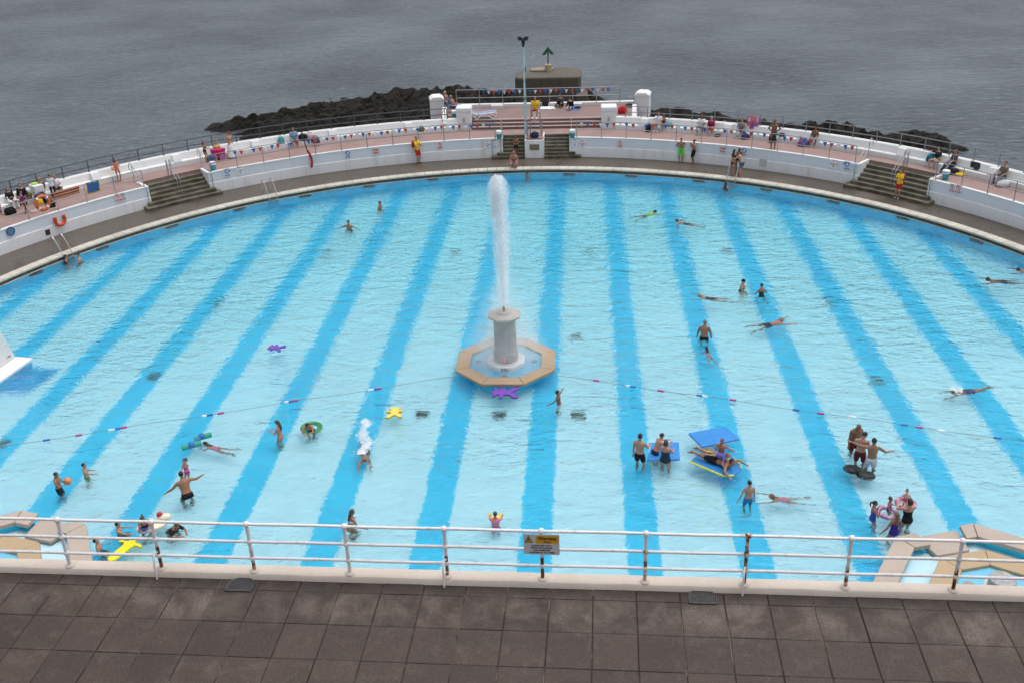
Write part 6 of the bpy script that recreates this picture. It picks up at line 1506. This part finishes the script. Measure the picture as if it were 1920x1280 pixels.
towel('blue towel under the person in the black jacket', 1074, 204, ZU, .9, 1.0, [(-.5, .5, -.5, .5, (.06, .15, .40))], 0, True)
p = on_cyl(1412, 228, OC, OR+.40); p.z = ZT+1.30
r = towel('pink patterned towel hung on the outer railing behind the person in grey', 0, 0, 0, .78, .80, [(-.5, .5, 0, 1, (.62, .11, .26)), (-.4, -.2, .1, .45, (.6, .55, .60)), (-.08, .12, .1, .35, (.62, .25, .08)), (.25, .42, .08, .4, (.58, .52, .58)), (-.1, .15, .5, .85, (.16, .12, .34)), (-.4, -.22, .6, .9, (.6, .25, .10)), (.25, .42, .5, .9, (.25, .18, .42))], -rad(pol(OC, p)), over=p)
p = on_cyl(1831, 298, OC, OR+.36); p.z = ZT+.74
towel('dark jacket hung over the parapet right of the picnickers', 0, 0, 0, .55, .75, [(-.5, .5, 0, .45, (.035, .045, .05)), (-.1, .4, .2, 1, (.045, .055, .06))], -rad(pol(OC, p)), over=p)
# white cube table on bench, frisbee
o = onbench(at(66, 372, ZT), True, .2)+V((0, 0, .1)); r = thing('white_box', 'white square box against the parapet with a lime green frisbee on it', 'box', o, -.7); MB().box((0, 0, .35), (.72, .55, .9)).build('box_body', WHITE, r, bevel=.03)
o2 = o+V((-.1, .05, .81)); tag(MB().lathe([(.0, .0), (.16, .0), (.18, .02), (.17, .05), (.10, .07), (0, .07)], n=18).build('frisbee', plain('lime', (.36, .60, .04), .5, .05), None, smooth='auto', loc=o2), 'lime green frisbee lying on the white box', 'frisbee')
p_ = at(219, 322, ZT); 
def swimring(label, o, R, rr, c, c2=None, tiltx=0, name='swim_ring'):
    r = thing(name, label, 'swim ring', o); r.rotation_euler = (tiltx, .05, .3)
    n = 28; P = [(R*math.cos(2*PI*i/n), R*math.sin(2*PI*i/n), 0) for i in range(n+1)]
    MB().tube(P, rr, 12).build('tube', plain('vinyl_%02x%02x%02x' % tuple(int(x*255) for x in c), c, .25, .08), r, smooth='auto')
    if c2:
        for k in range(6):
            Q = [(R*math.cos(k*PI/3+.35*j/4), R*math.sin(k*PI/3+.35*j/4), 0) for j in range(5)]; MB().tube(Q, rr*1.02, 12).build('panel', plain('vinyl_%02x%02x%02x' % tuple(int(x*255) for x in c2), c2, .25, .08), r, smooth='auto')
g = at(219, 338, ZT); swimring('orange swim ring round the waist of the girl in peach', g+V((.05, -.04, .74)), .16, .07, (.75, .25, .10), None, .15)
g = at(1664, 962, 0); swimring('lilac and pink swim ring with the toddler', g+V((0, 0, .03)), .27, .07, (.42, .20, .36), (.50, .44, .54))
g = at(1698, 945, 0); swimring('pink and white swim ring with the baby', g+V((0, 0, .03)), .27, .068, (.46, .11, .23), (.54, .44, .50))
g = at(583, 800, 0); swimring('bright green swim ring under the bent-over bather', g+V((0, .05, -.12)), .31, .10, (.03, .38, .09), None, .1)

# ------------------------------------------------------------------ lounger
o = at(905, 222, ZU); r = thing('sun_lounger', 'white plastic sun lounger with blue mesh on the platform', 'sun lounger', o, .12)
for e in (-1, 1):
    MB().tube(fit([(-.95, e*.3, .62), (-.45, e*.3, .36), (.1, e*.3, .36), (.9, e*.3, .42)], 5), .035, 8).build('side_rail', WHITEP, r, smooth='auto')
    MB().tube(fit([(-.62, e*.3, .40), (-.45, e*.32, .0), (-.3, e*.3, .1), (0, e*.3, .30), (.35, e*.3, .22), (.75, e*.32, .02), (.95, e*.3, .42)], 5), .035, 8).build('leg', WHITEP, r, smooth='auto')
b = MB(); pr_ = [(-.95, .63), (-.45, .38), (.1, .37), (.9, .43)]; b.add([(x, y, z+.02) for x, z in pr_ for y in (-.28, .28)], [(2*i, 2*i+1, 2*i+3, 2*i+2) for i in range(3)])
o_ = b.build('mesh_bed', cm((.22, .28, .46)), r); o_.modifiers.new('solid', 'SOLIDIFY').thickness = .015

# ------------------------------------------------------------------ floats in the pool
def foam(label, px, py, poly, sc, c, yaw, z=-.03, th=.075, name='foam_float', c2=None):
    o = at(px, py, 0); r = thing(name, label, 'foam float', V((o.x, o.y, z)), yaw); P = [p for p in fit([(x*sc, y*sc, 0) for x, y in poly], 4, True)]
    MB().prism([(p.x, p.y) for p in P], 0, th).build('foam_top', plain('foam_%02x%02x%02x' % tuple(int(x*255) for x in c), c, .6, .06), r, bevel=.012)
    if c2: MB().prism([(p.x*1.01, p.y*1.01) for p in P], -.03, -.001).build('foam_under', plain('foam_%02x%02x%02x' % tuple(int(x*255) for x in c2), c2, .6, .06), r)
TED = [(-.18, 1), (.18, 1), (.32, .85), (.5, .98), (.62, .82), (.42, .62), (.36, .42), (.7, .48), (.85, .32), (.68, .14), (.42, .12), (.42, -.3), (.78, -.62), (.82, -.9), (.5, -.98), (.2, -.62), (0, -.52), (-.2, -.62), (-.5, -.98), (-.82, -.9), (-.78, -.62), (-.42, -.3), (-.42, .12), (-.68, .14), (-.85, .32), (-.7, .48), (-.36, .42), (-.42, .62), (-.62, .82), (-.5, .98), (-.32, .85)]
foam('pale yellow flat float with four stubby limbs left of the front grates', 740, 774, TED, .36, (.74, .58, .10), .1, c2=(.55, .40, .05))
foam('purple flat float with stubby limbs alone on the left', 518, 653, TED, .34, (.13, .06, .40), 1.3)
foam('purple flat float drifting against the front of the fountain', 948, 736, TED, .50, (.16, .05, .40), 1.55, c2=(.5, .42, .05))
foam('small yellow U-shaped float in front of the child in pink', 928, 968, [(-1, .6), (-.8, .75), (-.55, .2), (-.3, -.1), (.3, -.1), (.55, .2), (.8, .75), (1, .6), (.85, -.1), (.6, -.7), (0, -.9), (-.6, -.7), (-.85, -.1)], .23, (.74, .55, .05), 0)
foam('yellow T-shaped foam float by the railing at left', 236, 1028, [(-.25, 1), (.1, 1.05), (.2, .72), (.8, .66), (.9, .4), (.35, .35), (.2, -1.3), (-.4, -1.3), (-.45, .35), (-.95, .4), (-.9, .62), (-.35, .68)], .44, (.82, .66, .01), -.32)
def mat_(label, pts, c, th, z, edge):
    Pq = [at(x, y, z+th) for x, y in pts]; o = sum(Pq, V())/4; o.z = z; r = thing('foam_mat', label, 'foam mat', o)
    poly = [(p.x-o.x, p.y-o.y) for p in Pq]
    MB().prism(poly, th*.45, th).build('mat_top', plain('mat_blue', c, .5, .08, 3), r, bevel=.012); MB().prism(poly, 0, th*.44).build('mat_under', plain('mat_under', edge, .5, .05), r, bevel=.01)
mat_('square blue foam mat held by the woman in the patterned swimsuit', [(1213, 862), (1275, 860), (1273, 828), (1222, 829)], (.02, .22, .60), .09, -.02, (.55, .62, .70))
mat_('large blue foam mat floating with a red-haired boy leaning on it', [(1317, 837), (1387, 822), (1360, 798), (1291, 811)], (.05, .20, .62), .10, .03, (.70, .72, .74))
# board with two riders
a = at(1307, 853, .03); b_ = at(1385, 884, .03); ax = (b_-a); L = ax.length; yw = math.atan2(ax.y, ax.x)
r = thing('bodyboard_raft', 'blue raft with yellow edges carrying two riders', 'raft', V(((a.x+b_.x)/2, (a.y+b_.y)/2, -.04)), yw)
sh_ = [(-L/2, -.42), (L*.35, -.46), (L*.5, -.2), (L*.5, .2), (L*.35, .46), (-L/2, .42)]
MB().prism(sh_, 0, .07).build('raft_top', plain('raft_blue', (.02, .20, .52), .4, .08, 3), r, bevel=.02)
for e in (-1, 1): MB().tube([(-L/2, e*.45, .05), (L*.33, e*.49, .05), (L*.48, e*.25, .05)], .035, 8).build('yellow_edge', plain('raft_yellow', (.62, .60, .03), .5, .05), r)
q = V(((a.x+b_.x)/2, (a.y+b_.y)/2, 0)); ya = 90-math.degrees(yw)
u = V((math.sin(rad(ya)), math.cos(rad(ya)), 0))
pq = q-u*.05
person('man lying on his front on the blue raft in black shorts', V((pq.x, pq.y, .03)), yaw=ya, H=1.74, T=(0, 1, .06), F=(0, .06, -1), zp=.12, legs=((.10, -1, .05), (.06, -1, .12)), arms=(((1, .5, -.1), (.1, 1, -.3)), ((1, .4, -.1), (.3, .9, -.35))), skin='t', hair=('short', 'bk'), wear=[('trunks', BK, .85)])
pq = q+u*.0
person('small child in a purple top lying on the back of the man on the raft', V((pq.x, pq.y, .03)), yaw=ya, H=1.10, T=(0, 1, .10), F=(0, .10, -1), zp=.34, legs=((.25, -1, -.15), (.2, -1, -.1)), arms=(((1, .2, -.6), (.3, .6, -.6)), ((1, .2, -.6), (.3, .6, -.6))), skin='f', hair=('short', 'lb'), child=True, wear=[('tee', (.10, .09, .34))])
# black inflatable among the three men
o = at(1611, 882, 0); r = thing('inflatable', 'black inflatable boat-like float half sunk among the three men', 'inflatable', V((o.x, o.y, -.10)), -.42)
BI = plain('black_vinyl', (.012, .015, .017), .6, .3)
MB().ell((-.22, .08, 0), (.31, .26, .15), None, 16, 10).build('hull', BI, r, smooth=True); MB().ell((.22, -.08, .0), (.32, .26, .16), None, 16, 10).build('hull', BI, r, smooth=True); MB().tube([(-.34, .12, .05), (.34, -.1, .05)], .13, 10).build('ridge', BI, r, smooth=True)
# noodles of the floating girl
o = at(371, 828, 0); r = thing('swim_noodle', 'green and blue foam buoy of four rolls in front of the floating girl', 'swim noodle', V((o.x, o.y, .03)), .5)
GN = plain('noodle_green', (.02, .30, .22), .6, .1); BN = plain('noodle_blue', (.02, .14, .42), .6, .1)
for x, y, m_, dx in ((-.25, -.22, GN, .34), (.22, .2, GN, .30)): MB().tube([(x-dx, y, 0), (x+dx, y+.02, 0)], .115, 12).build('roll', m_, r, smooth='auto')
for x, y in ((-.25, -.22), (.17, .2)): MB().tube([(x, y-.02, .0), (x, y+.02, .0)], .15, 14).build('band', BN, r, smooth='auto'); MB().ell((x, y+.0, .05), (.13, .15, .12), None, 12, 8).build('band_pad', BN, r, smooth=True)
MB().tube([(-.2, -.15, .03), (.15, .15, .03)], .07, 10).build('link', BN, r, smooth='auto')
# cream toy float by the railing
o = at(285, 987, 0); r = thing('toy_float', 'cream inflatable toy with red and blue patches by the railing', 'toy float', V((o.x, o.y, .02)), .5)
CV = plain('cream_vinyl', (.72, .66, .50), .3, .05)
MB().ell((0, 0, .02), (.48, .30, .13), None, 16, 10).build('hull', CV, r, smooth=True); MB().ell((.42, .14, .10), (.22, .16, .14), None, 12, 8).build('nose', CV, r, smooth=True); MB().ell((.30, .16, .24), (.10, .07, .11), None, 10, 8).build('fin', RED, r, smooth=True); MB().ell((-.26, -.16, .10), (.16, .12, .09), None, 10, 8).build('patch', BLUE, r, smooth=True)
o = at(129, 909, 0); tag(MB().ell((0, 0, 0), (.135, .135, .135), None, 20, 14).build('ball', plain('orange_ball', (.66, .24, .10), .45, .1), None, smooth=True, loc=o+V((0, 0, .16))), 'small orange ball held by the boy in dark shorts', 'ball')
# splashes: foam on the water and flying drops
def splash(label, px0, py0, px1, py1, w_, h_, n, dens=1):
    a = at(px0, py0, 0); b_ = at(px1, py1, 0); o = (a+b_)/2; r = thing('splash', label, 'splash', o); g = random.Random(int(px0)); d = b_-a; s_ = V((-d.y, d.x, 0)).normalized(); m_ = MB()
    for i in range(n):
        t = g.random(); k = g.gauss(0, .42); p = a+d*t+s_*k*w_*(.5+.5*t+.5*math.sin(t*17)*math.sin(t*7))-o+s_*.08*math.sin(t*11); z = (abs(g.gauss(0, .35))*(.3+g.random()*(.5+.5*math.sin(t*23))) if g.random() < .8 else 0)*h_*math.sin(PI*min(1, .15+t*.8))*math.exp(-k*k)
        e = g.uniform(.006, .022) if z > .05 else g.uniform(.008, .026)
        if z < .05: m_.ell((p.x, p.y, .0), (e*1.5, e*1.2, e*.35), None, 6, 4)
        else: oct_(m_, (p.x, p.y, z), e, g.uniform(1, 2.2))
    m_.build('foam_drops', FOAM, r); return r
splash('long white splash trailing behind the plunging diver', 684, 786, 683, 850, .26, .45, 1500)
splash('white splash round the swimmer kicking at right', 1782, 728, 1805, 733, .45, .25, 170)

# fuse every body and garment into one skin
for o, vx in REM:
    md = o.modifiers.new('fuse', 'REMESH'); md.mode = 'VOXEL'; md.voxel_size = vx; md.use_smooth_shade = True
    sm = o.modifiers.new('soften', 'SMOOTH'); sm.iterations = 2; sm.factor = .45
bpy.context.view_layer.update(); dg = bpy.context.evaluated_depsgraph_get()
new = [(o, bpy.data.meshes.new_from_object(o.evaluated_get(dg))) for o, vx in REM]
for o, me in new:
    o.modifiers.clear(); old = o.data; me.name = old.name; mt = old.materials[0]; o.data = me
    if len(me.materials) == 0: me.materials.append(mt)
    bpy.data.meshes.remove(old)
